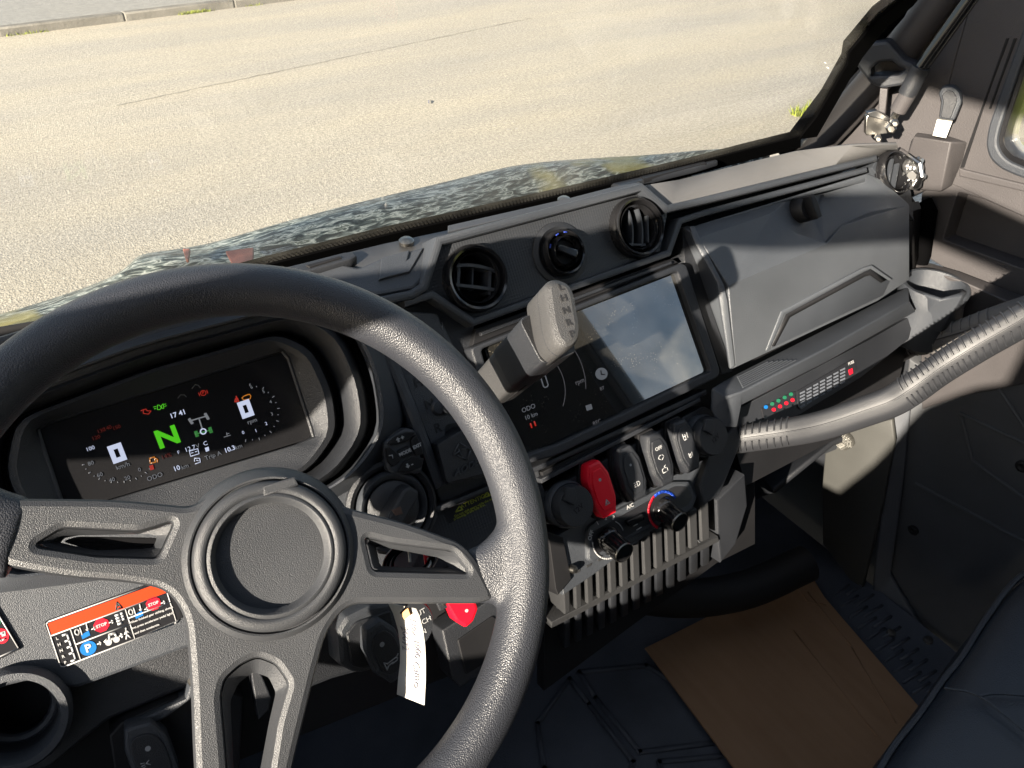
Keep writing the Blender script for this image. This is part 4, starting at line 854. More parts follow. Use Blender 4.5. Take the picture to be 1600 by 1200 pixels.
# ================================================================ COLUMN SWITCH POD, KEY, TAG
cs = thing('column_shroud', 'angular black steering column shroud carrying the horn switch', 'shroud', F.pt(590, 1000, 0))
Hn = Plane(at_d(585, 1005, .545), V3((1, .12, .02)), V3((-.05, math.sin(R(28)), math.cos(R(28)))))
plate('pod', Hn, [(524, 985), (538, 963), (578, 945), (610, 940), (640, 940), (640, 1010), (618, 1035), (570, 1052), (552, 1050), (530, 1038)], -.05, 0, MG, cs, r=.002, bev=.004)
plate('pod_face', Hn, [(540, 990), (556, 972), (610, 955), (620, 1000), (600, 1035), (565, 1044), (550, 1040)], -.002, .0016, MD, cs, r=.002, bev=.001)
p = Hn.rot(593, 1010, 4, .001); a, bb = .0128, .0235
o8 = [(-.5*a, bb), (.5*a, bb), (a, .45*bb), (a, -.45*bb), (.5*a, -bb), (-.5*a, -bb), (-a, -.45*bb), (-a, .45*bb)]
hs = thing_part('horn_switch', cs)
plate('rocker', p, o8, 0, .013, MG, hs, px=False, r=.002, bev=.003)
plate('rocker_face', p, [(x*.72, y*.72) for x, y in rounded(o8, .008, 4)], .012, .0138, MD, hs, px=False, bev=.0008)
dot(-.001, .008, .0018, h=.0141)(p, hs)
ico([[(-.0055, -.0105), (-.0055, -.0045), (-.0035, -.0068), (.0035, -.0068), (.0045, -.008), (.0035, -.0092), (-.0005, -.0092)], [(-.0055, -.0105), (-.0035, -.0085), (.0005, -.0085)], [(.0045, -.0068), (.006, -.0055)]], .0008, h=.0141)(p, hs)
plate('shroud_side', Hn, [(470, 1090), (500, 960), (560, 930), (600, 925), (600, 1000), (560, 1050), (520, 1060), (480, 1075)], -.09, -.02, MD, cs, bev=.003)
# winch switch disc
wd_ = thing('winch_switch', 'round black winch switch printed OUT WINCH IN behind the paper tag', 'switch', F.pt(645, 985, 0))
u, v = F.uv(640, 978, .03); lathe('disc', F, u, v, [(.0235, -.0), (.0235, .026), (.022, .030), (0, .030)], MD, wd_)
for s, x, y in (('OUT', 654, 959), ('WINCH', 656, 975), ('IN', 661, 988)): text(s, F, x, y, .0065, MWH, wd_, h=.0303, ang=2)
# second red switch low down
rs = thing('winch_lock_switch', 'red lever switch peeping out below the right spoke', 'switch', F.pt(715, 960, 0))
p = F.rot(717, 950, 2, .02)
plate('rocker', p, [(-.0145, .03), (.0155, .03), (.0145, -.006), (.006, -.0145), (-.003, -.0165), (-.010, -.006)], -.012, .010, MRED, rs, px=False, r=.002, bev=.003)
plate('indicator', p, circ(.003, -.0015, .0016, 12)[:-1], .009, .0105, MWH, rs, px=False, bev=0)
# key in the lock
ky = thing('ignition_key', 'black ignition key turned in the lock with a split ring', 'key', F.pt(614, 790, .02))
Kp = F.rot(614, 792, 38, .01)
plate('key_head', Kp, [(-.024, -.006), (-.018, -.0085), (.016, -.0085), (.022, -.005), (.022, .005), (.016, .0085), (-.018, .0085), (-.024, .006)], .0, .024, MD, ky, px=False, r=.002, bev=.003)
plate('brown_badge', F, [(612, 797), (626, 791), (630, 803), (618, 806)], .030, .0345, mat('badge_brown', (.10, .06, .045), .5), ky, bev=.0005)
# key ring with cords seen through the spoke opening
kr = thing('key_ring', 'black cord loop and steel ring hanging behind the right spoke', 'key ring', F.pt(640, 870, .03))
rc = F.pt(640, 880, .035)
pl_ = Plane(rc, (1, 0, 0), (0, math.sin(R(20)), math.cos(R(20))))
for k, (r, m, t) in enumerate(((.024, MRUB, .0016), (.021, MRUB, .0013), (.027, MMET, .0006), (.018, MRUB, .0012))):
    tube('loop', [pl_.w(r*math.cos(R(a)), r*.8*math.sin(R(a))+.002*k, .003*k+.002*math.sin(R(a*2))) for a in range(0, 360, 12)], t, m, kr, n=8, closed=True)
tube('steel_tube', [F.pt(636, 830, .03), F.pt(641, 878, .04)], .0012, MMET, kr, n=8)
tube('chain', spline([F.pt(664, 866, .03), F.pt(672, 880, .04), F.pt(668, 895, .045), F.pt(690, 930, .045), F.pt(694, 945, .04)], 5), .0017, MMET, kr, n=8)
plate('red_fob', F, [(662, 866), (672, 870), (674, 884), (664, 882)], .034, .036, MRED, kr, bev=.0004)
plate('black_patch', F, [(680, 938), (696, 935), (700, 950), (688, 955)], .036, .040, MD, kr, bev=.001)
# paper tag
tg = thing('paper_tag', 'long white paper tag with faint handwriting hanging from the key', 'paper tag', at_d(640, 1000, .50))
lft = [(606, 942), (614, 958), (622, 985), (625, 1010), (625, 1035), (622, 1060), (620, 1085)]
rgt = [(650, 951), (655, 962), (661, 985), (664, 1010), (665, 1035), (665, 1062), (663, 1102)]
vs = []
for i, (a, b) in enumerate(zip(lft, rgt)):
    t = i/6; d0 = .503+.004*math.sin(t*2.6); d1 = .497-.004*math.sin(t*3)
    vs += [at_d(*a, d0), at_d((a[0]+b[0])/2, (a[1]+b[1])/2, (d0+d1)/2+.0002), at_d(*b, d1)]
fs = [(i*3+j, i*3+j+1, i*3+j+4, i*3+j+3) for i in range(6) for j in range(2)]
vs0 = [V3(v) for v in vs]
o = mk('paper', vs, fs, MPAP, tg, smooth=89, solid=.0004)
Tg = Plane(at_d(642, 1020, .4985), (vs[11]-vs[9]), (vs[0+1]-vs[19]))
def script(px, py, L, n, amp, seedv):
    rnd = random.Random(seedv); pts = []; x = 0
    p = Plane(Tg.pt(px, py), -Tg.V, Tg.U) 
    lines = []
    for w_ in range(n):
        pts = []; wl = L/n*.8
        for i in range(14):
            pts.append((x+wl*i/14, amp*(.5 if i % 2 else -.5)*rnd.uniform(.5, 1.5)))
        lines.append(pts); x += L/n
    return strokes('handwriting', p, lines, .00035, MINK, tg, h=.0009, th=.0001, px=False)
def word(s, px, py, sz, a=-88):
    return text(s, Tg, px, py, sz, MINK, tg, h=.0012, ang=a, shear=.35, dep=.0001, name='handwriting', al='LEFT')

def on_tag(s_, t_):                                   # s_ down the tag, t_ across it, both 0..1
    s_ = min(max(s_, 0), .999)*6; i = int(s_); f = s_-i; t_ = min(max(t_, 0), .999)*2; j = int(t_); g_ = t_-j
    A = vs0[i*3+j]*(1-g_)+vs0[i*3+j+1]*g_; B = vs0[i*3+3+j]*(1-g_)+vs0[i*3+4+j]*g_; p = A*(1-f)+B*f
    n = (vs0[i*3+4+j]-vs0[i*3+j]).cross(vs0[i*3+1+j]-vs0[i*3+3+j]).normalized(); n = n if n.dot(CAM-p) > 0 else -n
    return p+n*.0007
def word(s, s0, t0, size, slant=.3):
    c = bpy.data.curves.new('w', 'FONT'); c.body = s; c.size = 1; c.align_y = 'CENTER'; c.resolution_u = 2; c.shear = slant; c.offset = .006
    o = bpy.data.objects.new('tmp', c); me = bpy.data.meshes.new_from_object(o); bpy.data.objects.remove(o); bpy.data.curves.remove(c)
    for v in me.vertices: v.co = on_tag(s0+v.co.x*size*.30, t0+v.co.y*size+.04*math.sin(v.co.x*2.3))
    me.name = 'handwriting'; return link('handwriting', me, MINK, tg, smooth=None)
word('Nox 1000 Camo', .20, .68, .34); word('26072', .28, .26, .34)
plate('eyelet', Tg, [(619, 955), (630, 950), (635, 962), (626, 967)], .0008, .0016, MBRN, tg, bev=.0002)
tube('string', spline([Tg.pt(626, 958, .002), Tg.pt(634, 948, .004), at_d(641, 930, .51), F.pt(642, 900, .04)], 5), .0006, MRUB, tg, n=6)
# attention sticker
at = plate('attention_sticker', F, [(692, 798), (784, 752), (790, 768), (702, 818)], -.0098, -.0092, MSTK, DB, r=.0008, bev=.0001)
text('ATTENTION', F, 742, 782, .0058, MYE, at, h=-.0088, ang=1, dep=.0001); 
for x, y in ((717, 797), (760, 775)): strokes('warning_triangle', F, [[(x-5, y+3), (x+1, y-6), (x+6, y-1), (x-5, y+3)]], .0012, MYE, at, h=-.0088)
for i, s in enumerate(('Do not shift gears while the vehicle', 'is moving, brake fully first.')): text(s, F, 744+i*-10, 791+i*9, .0034, MYE, at, h=-.0088, ang=1, dep=.0001)
# ================================================================ WARNING STICKERS lower left
w1 = sticker('warning_sticker', [(67, 972), (258, 903), (287, 965), (96, 1046)], h=-.0035, r=.003)
u0, v0 = F.uv(67, 972, -.003); ux = V3((*F.uv(258, 903, -.003), 0))-V3((u0, v0, 0)); vx = V3((*F.uv(96, 1046, -.003), 0))-V3((u0, v0, 0))
print('STICKER', ux.length, vx.length)
SW = Plane(F.w(u0, v0, -.0035), F.U*ux.x+F.V*ux.y, -(F.U*vx.x+F.V*vx.y)); SW = Plane(SW.O, SW.U, SW.N.cross(SW.U) if SW.N.dot(F.N) > 0 else -SW.N.cross(SW.U)); WL, HL = ux.length, vx.length
def sx_(a, b): return (a*WL, -b*HL)
def sb(name, pts, m, h=.0003): return plate(name, SW, [sx_(*p) for p in pts], h-.0003, h, m, w1, px=False, bev=0)
def ss(name, L, wd, m, h=.0004): return strokes(name, SW, [[sx_(*p) for p in l] for l in L], wd, m, w1, h=h, px=False)
def st_(s, a, b, sz, m=MWH, al='CENTER', bold=.0001, h=.0005): 
    x, y = sx_(a, b); o = link_text(s, SW, x, y, sz, m, w1, 0, h=h, bold=bold); return o
sb('orange_band', [(.03, .06), (.97, .06), (.97, .30), (.03, .30)], MOR)
ss('border', [[(.02, .06), (.04, .03), (.96, .03), (.98, .06), (.98, .94), (.96, .97), (.04, .97), (.02, .94), (.02, .06)], [(.02, .31), (.98, .31)], [(.175, .31), (.175, .97)], [(.175, .64), (.64, .64)], [(.62, .31), (.62, .97)], [(.62, .52), (.98, .52)]], .0009, MWH)
ss('hazard_triangle', [[(.55, .27), (.60, .27), (.575, .13), (.55, .27)]], .0012, MDP); ss('hazard_mark', [[(.575, .18), (.575, .22)], [(.575, .245), (.575, .25)]], .0008, MDP)
for i, c in enumerate('LHNRP'): st_(c, .06, .40+i*.125, .0030)
ss('gate_symbol', [[(.105, .38), (.14, .38)], [(.14, .38), (.14, .92), (.105, .92)], [(.11, .51), (.14, .51)], [(.11, .64), (.14, .64)], [(.11, .77), (.14, .77)]], .0014, MGP)
for (ox, oy) in ((.0, 0), (.44, .0)):
    kx = ox+.0 
    ss('brake_symbol', [[(.215+kx+.016*math.cos(R(a)), .48+oy-.06+.055*math.sin(R(a))) for a in range(0, 361, 30)], [(.245+kx, .36), (.245+kx, .50)], [(.30+kx, .33), (.295+kx, .46)], [(.285+kx, .44), (.31+kx, .44)]], .0010, MWH)
    sb('pedal', [(.235+kx, .50), (.30+kx, .47), (.30+kx, .57), (.235+kx, .59)], MBL)
    ss('arrow_mark', [[(.325+kx, .47), (.355+kx, .47)], [(.345+kx, .44), (.358+kx, .47), (.345+kx, .50)]], .0008, MWH)
    x, y = sx_(.405+kx, .46 if ox == 0 else .42); plate('stop_sign', SW, [(x+.0056*math.cos(R(22.5+45*i)), y+.0056*math.sin(R(22.5+45*i))) for i in range(8)], 0, .0004, MRD, w1, px=False, bev=0)
    link_text('STOP', SW, x, y, .0032, MWH, w1, 0, h=.0006, bold=.00015)
    ss('arrow_mark', [[(.465+kx, .47), (.50+kx, .47)], [(.49+kx, .44), (.503+kx, .47), (.49+kx, .50)]], .0008, MWH)
ss('gear_symbols', [[(.53, .38), (.56, .38)], [(.53, .44), (.56, .44)], [(.53, .50), (.56, .50)], [(.53, .56), (.56, .56)], [(.575, .38), (.59, .38)], [(.575, .44), (.59, .44)], [(.575, .50), (.59, .50)]], .0016, MGP)
x, y = sx_(.255, .80); plate('park_disc', SW, circ(x, y, .0056, 24)[:-1], 0, .0004, MBL, w1, px=False, bev=0); link_text('P', SW, x, y, .0085, MWH, w1, 0, h=.0006, bold=.0003)
ss('arrow_mark', [[(.33, .79), (.36, .79)], [(.35, .76), (.363, .79), (.35, .82)]], .0008, MWH)
ss('vehicle_symbol', [[(.40, .80), (.49, .80)], [(.43, .78), (.44, .70), (.48, .70), (.49, .78)], [(.39, .80), (.41, .77)]], .0018, MWH)
for a in (.415, .48): x, y = sx_(a, .84); plate('wheel_symbol', SW, circ(x, y, .0024, 12)[:-1], 0, .0005, MWH, w1, px=False, bev=0)
ss('arrow_mark', [[(.51, .80), (.54, .80)], [(.525, .76), (.543, .80), (.525, .84)]], .0010, MWH)
ss('walker_symbol', [[(.575, .72), (.57, .82), (.555, .90)], [(.57, .82), (.59, .90)], [(.555, .80), (.573, .75), (.592, .79)], [(.577, .69), (.579, .70)]], .0012, MWH)
for i, s in enumerate(('-When finished gear shifting, always', 'first press accelerator pedal lightly', 'and then accelerate.')):
    o = link_text(s, SW, *sx_(.80 if i < 2 else .735, .62+i*.12), .0023, MWH, w1, 0, h=.0005, bold=.00008)
w2 = plate('warning_sticker', F, [(-60, 965), (-10, 945), (32, 1014), (-20, 1040)], -.0047, -.0035, MSTK, DB, r=.001, bev=.0002)
strokes('border', F, [[(-30, 955), (-9, 950), (29, 1013), (-25, 1037)]], .0009, MWH, w2, h=-.0031)
plate('red_disc', F, circ(2, 994, 12, 24)[:-1], -.0036, -.0031, MRD, w2, bev=0); plate('green_disc', F, circ(-8, 972, 9, 20)[:-1], -.0036, -.0031, MGN, w2, bev=0)
strokes('hand_mark', F, [[(-4, 998), (2, 1001), (8, 998)], [(0, 990), (6, 989)]], .0012, MWH, w2, h=-.0027); plate('hand_blob', F, [(1, 988), (8, 986), (9, 993), (3, 995)], -.0031, -.0027, MWH, w2, bev=0)
# cup holder lower left
ch = thing_part('cup_holder', DB, 'open cup holder at the lower left of the dashboard')
u, v = F.uv(20, 1125); 
ring('cup_rim', F, u, v, [(.0375, -.02), (.039, .0), (.036, .006), (.031, .006), (.029, -.0), (.029, -.02)], MG, ch)
cr_ = []
lathe('cup_well', F, u, v, [(.029, -.09), (.031, -.012), (.033, -.006)], MDX, ch) if 0 else None
vs, fs = [], []
ring('cup_wall', F, u, v, [(.030, .0), (.033, .0), (.028, -.08), (.024, -.08)], MD, ch)
tube('cup_band', [F.w(u+.026*math.cos(R(a)), v+.026*math.sin(R(a)), -.030) for a in range(0, 360, 15)], .004, MG, ch, n=8, closed=True)
lathe('cup_base', F, u, v, [(.03, -.084), (.03, -.08)], MDX, ch, n=32)
# light switch lower left, behind the wheel
ls = thing_part('light_switch_pod', DB)
plate('pod_plate', F, [(170, 1150), (190, 1128), (250, 1100), (330, 1075), (380, 1090), (370, 1290), (190, 1290)], -.05, -.012, MDX, ls, bev=.002)
plate('pod_edge', F, [(206, 1130), (290, 1092), (304, 1050), (322, 1045), (330, 1070), (262, 1120), (230, 1140)], -.03, -.004, MG, ls, bev=.002)
p = F.rot(237, 1178, -2, -.006); a, bb = .0155, .033
o8 = [(-.7*a, bb), (.5*a, bb*.9), (a, .4*bb), (a, -.5*bb), (.5*a, -bb), (-.6*a, -bb), (-a, -.45*bb), (-a, .5*bb)]
plate('rocker', p, o8, -.01, .012, MG, ls, px=False, r=.003, bev=.003); plate('rocker_face', p, [(x*.75, y*.74) for x, y in rounded(o8, .01, 4)], .011, .0135, MD, ls, px=False, bev=.0008)
dot(.000, .011, .0021, h=.0139)(p, ls); lamp(.0015, .0, .0034)(p, ls); ico([[(-.002, .002), (-.0045, .0005), (-.002, -.0018)], [(-.008, .0022), (-.0055, .0015)], [(-.008, 0), (-.0055, 0)], [(-.008, -.002), (-.0055, -.0015)]], .0007, h=.0139)(p, ls); lamp(.0045, -.010, .003)(p, ls)
tube('steel_lever', spline([F.pt(300, 1062, .0), F.pt(312, 1080, .012), F.pt(308, 1110, .012), F.pt(318, 1135, .01)], 5), .004, MMET, ls, n=10)
plate('lower_column_rib', F, [(392, 1050), (406, 1048), (424, 1090), (420, 1110), (404, 1125)], -.03, -.005, MD, DB, bev=.001)
plate('knee_panel', F, [(690, 985), (760, 940), (800, 940), (820, 1010), (720, 1075), (706, 1060)], -.05, -.018, MD, DB, bev=.002, r=.002)
plate('knee_inlay', F, [(715, 1000), (770, 962), (790, 980), (800, 1010), (728, 1055)], -.03, -.0165, MDX, DB, bev=.001, r=.002)
# ================================================================ GRAB BAR in front of the passenger
gpth = [at_d(1130, 690, .93), at_d(1162, 685, .92), at_d(1225, 676, .90), at_d(1285, 664, .87), at_d(1355, 641, .84), at_d(1395, 626, .825), at_d(1430, 604, .81), at_d(1475, 572, .80), at_d(1530, 538, .785), at_d(1600, 498, .77), at_d(1720, 425, .75)]
gbar = thing('passenger_grab_bar', 'thick moulded grab bar with raised ribs crossing in front of the passenger', 'grab bar', gpth[0])
MBAR = mat('bar_plastic', (.018, .019, .022), .46, .5, bump=('noise', 1600, .0002), var=.08)
gs = spline(gpth, 6)
sec = rounded([(-.0215, -.004), (-.0115, -.0175), (.0115, -.0175), (.0215, -.004), (.0205, .010), (.008, .0185), (-.008, .0185), (-.0205, .010)], .0045, 3); sec = [(x*.84, y*.84) for x, y in sec]
vw = (CAM-gpth[5]).normalized()
sweep('bar', gs, [(y*.82, x*.95) for x, y in sec], MBAR, gbar, up=(0, .35, .94))
def frames(P, up):
    out = []
    for i, p in enumerate(P):
        t = (P[min(i+1, len(P)-1)]-P[max(i-1, 0)]).normalized(); b = V3(up)-t*V3(up).dot(t); b.normalize(); out.append((p, t, t.cross(b), b))
    return out
def visible_ribs(P, ids, par, m, rad=.0205, up=(0, .35, .94), split=True, thick=.0010, rowtop=(14, 68), rowbot=(-64, -18), ry=.0158, rx=None):
    fr = frames(P, up)
    for i in ids:
        k = int(i); f = i-k; p, t, s, b = fr[k]; p2 = fr[min(k+1, len(P)-1)][0]; p = p+(p2-p)*f
        tov = (CAM-p); tov -= t*tov.dot(t); tov.normalize()
        a0 = math.atan2(tov.dot(b), tov.dot(s)); ry_, rad_ = ry*.905, rad*.90
        for lo, hi in (rowtop, rowbot):
            pts = []
            for j in range(7):
                a = a0+R(lo+(hi-lo)*j/6)*(1 if s.dot(V3((0, 0, 1))) < 0 else 1)
                ca, sa = math.cos(a), math.sin(a); rr = 1/((abs(ca/ry_)**2.6+abs(sa/rad_)**2.6)**(1/2.6))
                pts.append(p+s*ca*rr+b*sa*rr+t*(.0035*math.sin(R(lo+(hi-lo)*j/6))))
            tube('grip_rib', pts, thick, m, par, n=6)
visible_ribs(gs, [4.5+i*1.05 for i in range(9)]+[34+i*1.0 for i in range(24)], gbar, MBAR)
tube('parting_line', [p+(CAM-p).normalized()*.0 +s*0+((CAM-p)-t*(CAM-p).dot(t)).normalized()*.0142 for p, t, s, b in frames(gs, (0, .35, .94))][2:], .0008, MBAR, gbar, n=6)
# ================================================================ PASSENGER DOOR SIDE
DX = 1.06
D = Plane(at_x(1500, 400, DX), (0, -1, 0), (0, 0, 1))
dr = thing('passenger_door', 'grey brown passenger door with rounded window and moulded pocket', 'door', at_x(1500, 600, DX+.03))
wo = [(1586, 92), (1549, 196), (1545, 225), (1551, 246), (1568, 262), (1600, 276), (1680, 300)]
wi = [(1603, 92), (1566, 200), (1562, 222), (1568, 238), (1580, 250), (1608, 262), (1690, 282)]
ws_ = [(1612, 92), (1575, 200), (1571, 219), (1577, 232), (1587, 242), (1610, 252), (1690, 270)]
def wloop(px_, k):
    q = [D.uv(*p) for p in px_]; zb = q[-1][1]-.012; uf = D.O.y+.40
    top = 1.78-D.O.z; sl = (q[0][0]-q[1][0])/(q[0][1]-q[1][1]); ut = q[0][0]+sl*(top-k-q[0][1])
    return [(ut, top-k)]+q+[(uf-k, zb), (uf-k, top-k)]
win_o = wloop(wo, 0); win_i = wloop(wi, .014); win_s = wloop(ws_, .022)
uF = D.O.y+.46
dq = [D.uv(*p) for p in [(1410, 262), (1440, 90), (1520, -60)]]
plate('door_upper', D, dq+[(dq[-1][0]+.1, 1.86-D.O.z), (uF, 1.86-D.O.z), (uF, D.uv(1590, 335)[1]-.05), D.uv(1590, 335), D.uv(1490, 290)], -.05, 0, MDOOR, dr, holes=[win_o], bev=.002, rn=5, px=False, hr=.012)
plate('window_trim', D, win_o, -.03, .008, MG, dr, holes=[win_i], bev=.003, r=.014, hr=.012, px=False)
plate('window_seal', D, win_i, -.03, .004, MGL, dr, holes=[win_s], bev=.001, r=.012, hr=.012, px=False)
plate('window_pane', D, win_i, -.018, -.014, MWIN, dr, bev=0, px=False)
strip_ = plate('door_seam', D, [(1572, 60), (1576, 60), (1546, 140), (1506, 262), (1500, 262)], 0, .0012, MDX, dr, bev=0)
plate('door_seam', D, [(1584, 60), (1588, 60), (1562, 130), (1548, 170), (1545, 170)], 0, .0012, MDX, dr, bev=0)
plate('belt_ridge', D, [(1498, 262), (1506, 265), (1600, 288), (1850, 340), (1850, 352), (1600, 300), (1498, 276)], -.01, .004, MDOOR, dr, bev=.002)
plate('door_mid', D, [(1440, 300), (1498, 272), (1850, 345), (1850, 640), (1560, 470), (1444, 400), (1436, 340)], -.05, -.001, MDOOR, dr, bev=.002,
      holes=[[(1497, 300), (1600, 330), (1850, 400), (1850, 600), (1600, 420), (1474, 374)]], r=.004)
plate('pocket_floor', D, [(1480, 290), (1850, 380), (1850, 620), (1460, 385)], -.06, -.03, MDOOR, dr)
Ld = 1.06-.05
arm = [at_x(1432, 404, 1.055), at_x(1500, 424, 1.055), at_x(1600, 462, 1.055), at_x(1800, 535, 1.055), at_x(1430, 416, 1.02), at_x(1500, 438, 1.02), at_x(1600, 482, 1.02), at_x(1800, 560, 1.02), at_x(1436, 426, 1.025), at_x(1500, 455, 1.025), at_x(1600, 500, 1.025), at_x(1800, 580, 1.025), at_x(1440, 640, 1.04), at_x(1500, 620, 1.04), at_x(1600, 600, 1.04), at_x(1800, 700, 1.04)]
facets('armrest', arm, [(0, 1, 5, 4), (1, 2, 6, 5), (2, 3, 7, 6), (4, 5, 9, 8), (5, 6, 10, 9), (6, 7, 11, 10), (8, 9, 13, 12), (9, 10, 14, 13), (10, 11, 15, 14)], MDOOR, dr, solid=.012, bevel=.004)
MDL = mat('door_lower_plastic', (.07, .073, .078), .6, .3, bump=('noise', 900, .0004), var=.15)
D2 = Plane(at_x(1500, 700, 1.045), (0, -1, 0), (0, 0, 1))
plate('door_lower', D2, [(1420, 560), (1480, 600), (1700, 560), (1900, 700), (1800, 1400), (1500, 1060), (1372, 930), (1390, 800)], -.03, 0, MDL, dr, bev=.003)
for L in ([(1500, 645), (1600, 692), (1750, 770)], [(1502, 650), (1520, 720), (1600, 778), (1750, 880)], [(1430, 755), (1600, 846), (1750, 930)], [(1536, 570), (1600, 665), (1660, 760)]):
    tube('moulded_line', [D2.pt(x, y, .001) for x, y in L], .003, MDL, dr, n=8)
for x, y in ((1598, 728), (1428, 828)): lathe('trim_clip', D2, *D2.uv(x, y), [(.009, 0), (.009, .003), (.005, .005), (0, .003)], MDX, dr, n=18)
# door handle
dhp = [at_x(1404, 536, 1.02), at_x(1440, 536, .985), at_x(1500, 520, .98), at_x(1560, 498, .985), at_x(1620, 478, .99), at_x(1700, 450, 1.0)]
dh = thing_part('pull_handle', dr); MHA = mat('handle_plastic', (.13, .125, .12), .5, .5, bump=('leather', 1500, .0002), var=.1)  # lightened in place of the sun that the grab bar blocks
dhs = spline(dhp, 5)
sweep('handle_bar', dhs, [(y*.8, x*.98) for x, y in sec], MHA, dh, up=(0, .35, .94))
visible_ribs(dhs, [4+i*1.15 for i in range(10)], dh, MHA, rad=.0205, ry=.0158)
tube('parting_line', [p+((CAM-p)-t*(CAM-p).dot(t)).normalized()*.0138 for p, t, s, b in frames(dhs, (0, .35, .94))], .0009, MDOOR, dh, n=6)
facets('handle_mount', [at_x(1396, 540, .985), at_x(1404, 524, .985), at_x(1416, 530, .98), at_x(1424, 556, .98), at_x(1380, 575, .985), at_x(1356, 560, 1.0), at_x(1362, 545, 1.0)], [(0, 1, 2, 3, 4), (0, 4, 5, 6)], MDOOR, dh, solid=.02, bevel=.003)
for x, y in ((1376, 545), (1391, 543)):
    p = Plane(at_x(x, y, .975), (1, 0, 0), (0, .7, .7)); lathe('cream_button', p, 0, 0, [(.009, -.006), (.0085, .001), (.005, .0045), (0, .005)], MBULB, dh, n=24)
# latch and catch
lc = thing('door_latch_handle', 'black hooked latch lever with a white stem by the door window', 'latch', at_x(1460, 240, 1.03))
facets('latch_housing', [at_x(1423, 222, 1.03), at_x(1432, 206, 1.04), at_x(1485, 213, 1.05), at_x(1512, 222, 1.055), at_x(1505, 250, 1.055), at_x(1488, 290, 1.055), at_x(1486, 222, 1.02), at_x(1428, 212, 1.02), at_x(1414, 256, 1.02), at_x(1428, 296, 1.03), at_x(1470, 300, 1.03)], [(0, 1, 2, 6, 7), (2, 3, 6), (3, 4, 5, 10, 6), (0, 7, 8), (7, 6, 10, 9, 8)], MDOOR, lc, solid=.006, bevel=.004)
lpn = Plane(at_x(1480, 170, 1.012), V3((.45, -1, 0)), (0, 0, 1))
plate('white_stem', lpn, [(1464, 187), (1488, 190), (1478, 216), (1457, 212)], -.006, -.001, MPAP, lc, bev=.0005)
plate('latch_grip', lpn, [(1465, 147), (1472, 136), (1490, 135), (1500, 145), (1503, 160), (1491, 190), (1466, 187), (1470, 158)], -.012, .004, MG, lc, r=.004, bev=.004)
plate('grip_inlay', lpn, [(1471, 150), (1478, 142), (1488, 142), (1494, 150), (1495, 160), (1485, 186), (1469, 184), (1474, 158)], .003, .0055, MD, lc, r=.003, bev=.001)
# ---------------------------------------------------------------- pillar, bracket, strut
pi_ = thing('front_pillar', 'dark round roof pillar running up beside the windscreen', 'pillar', at_x(1300, 230, 1.0))
tube('pillar_tube', [at_x(1240, 262, 1.02), at_x(1310, 190, 1.03), at_x(1400, 88, 1.04), at_x(1480, -20, 1.05), at_x(1560, -150, 1.06)], .0235, MDOOR, pi_, n=24)
tube('pillar_flange', [at_x(1225, 238, .99), at_x(1316, 118, .995), at_x(1400, 20, 1.0), at_x(1440, -60, 1.0)], .012, MRUB, pi_, n=12)
Q = Plane(at_x(1400, 150, 1.058), (0, -1, 0), (0, 0, 1))
plate('pillar_panel', Q, [(1230, 250), (1330, 120), (1420, -60), (1540, -80), (1490, 100), (1440, 300), (1400, 320)], -.02, 0, MDOOR, pi_, bev=.002)
plate('edge_bead', Q, [(1345, 192), (1352, 172), (1372, 152), (1376, 156), (1356, 178), (1350, 196)], 0, .004, MBULB if 0 else MDOOR, pi_, bev=.0015, r=.002)
br = thing('visor_bracket', 'black hexagonal loop bracket clamped to the pillar', 'bracket', at_x(1370, 110, .99))
B_ = Plane(at_x(1370, 110, .985), V3((.5, -1, .1)), (0, .05, 1))
plate('loop', B_, [(1330, 92), (1343, 74), (1362, 66), (1385, 64), (1400, 82), (1412, 96), (1440, 108), (1428, 124), (1410, 136), (1380, 140), (1362, 132), (1350, 118)], -.022, .008, MD, br, r=.004, bev=.004, holes=[[(1361, 108), (1372, 98), (1392, 97), (1402, 106), (1414, 112), (1404, 119), (1376, 118), (1362, 119)]], hr=.002)
plate('stem', B_, [(1376, 138), (1388, 140), (1386, 180), (1374, 176)], -.012, .0, MDOOR, br, bev=.002)
stt = thing('gas_strut', 'slim black gas strut with grey end sleeve beside the pillar', 'gas strut', at_x(1400, 178, .99))
A_, B2 = at_x(1404, 178, .985), at_x(1530, -20, 1.0)
tube('cylinder', [at_x(1431, 118, .985), B2], .0085, MGL, stt, n=20); tube('sleeve', [at_x(1418, 146, .985), at_x(1440, 104, .985)], .0115, MD, stt, n=20)
tube('end_sleeve', [at_x(1403, 173, .985), at_x(1421, 143, .985)], .0105, MDOOR, stt, n=20, bevel=.001); tube('ball_stud', [at_x(1396, 184, .985), at_x(1404, 172, .985)], .005, MMET, stt, n=12)
bk = Plane(at_x(1375, 195, .975), V3((.75, -.65, 0)), (0, .1, 1))
plate('bracket_plate', bk, [(1354, 184), (1360, 179), (1390, 187), (1386, 208), (1353, 213), (1351, 210)], -.012, .0, MMET, stt, bev=.0012)
plate('bracket_lip', bk, [(1356, 178), (1372, 173), (1392, 184), (1388, 189), (1358, 183)], -.012, .003, MCHR, stt, bev=.001)
for x, y, r in ((1392, 200, .0075), (1398, 192, .0055), (1372, 216, .005)):
    p = Plane(at_x(x, y, .965), V3((.6, -.8, 0)), (0, .2, 1)); lathe('bolt', p, 0, 0, [(r, -.01), (r, .002), (r*.6, .004), (r*.55, .009), (0, .009)], MMET, stt, n=6, smooth=20)
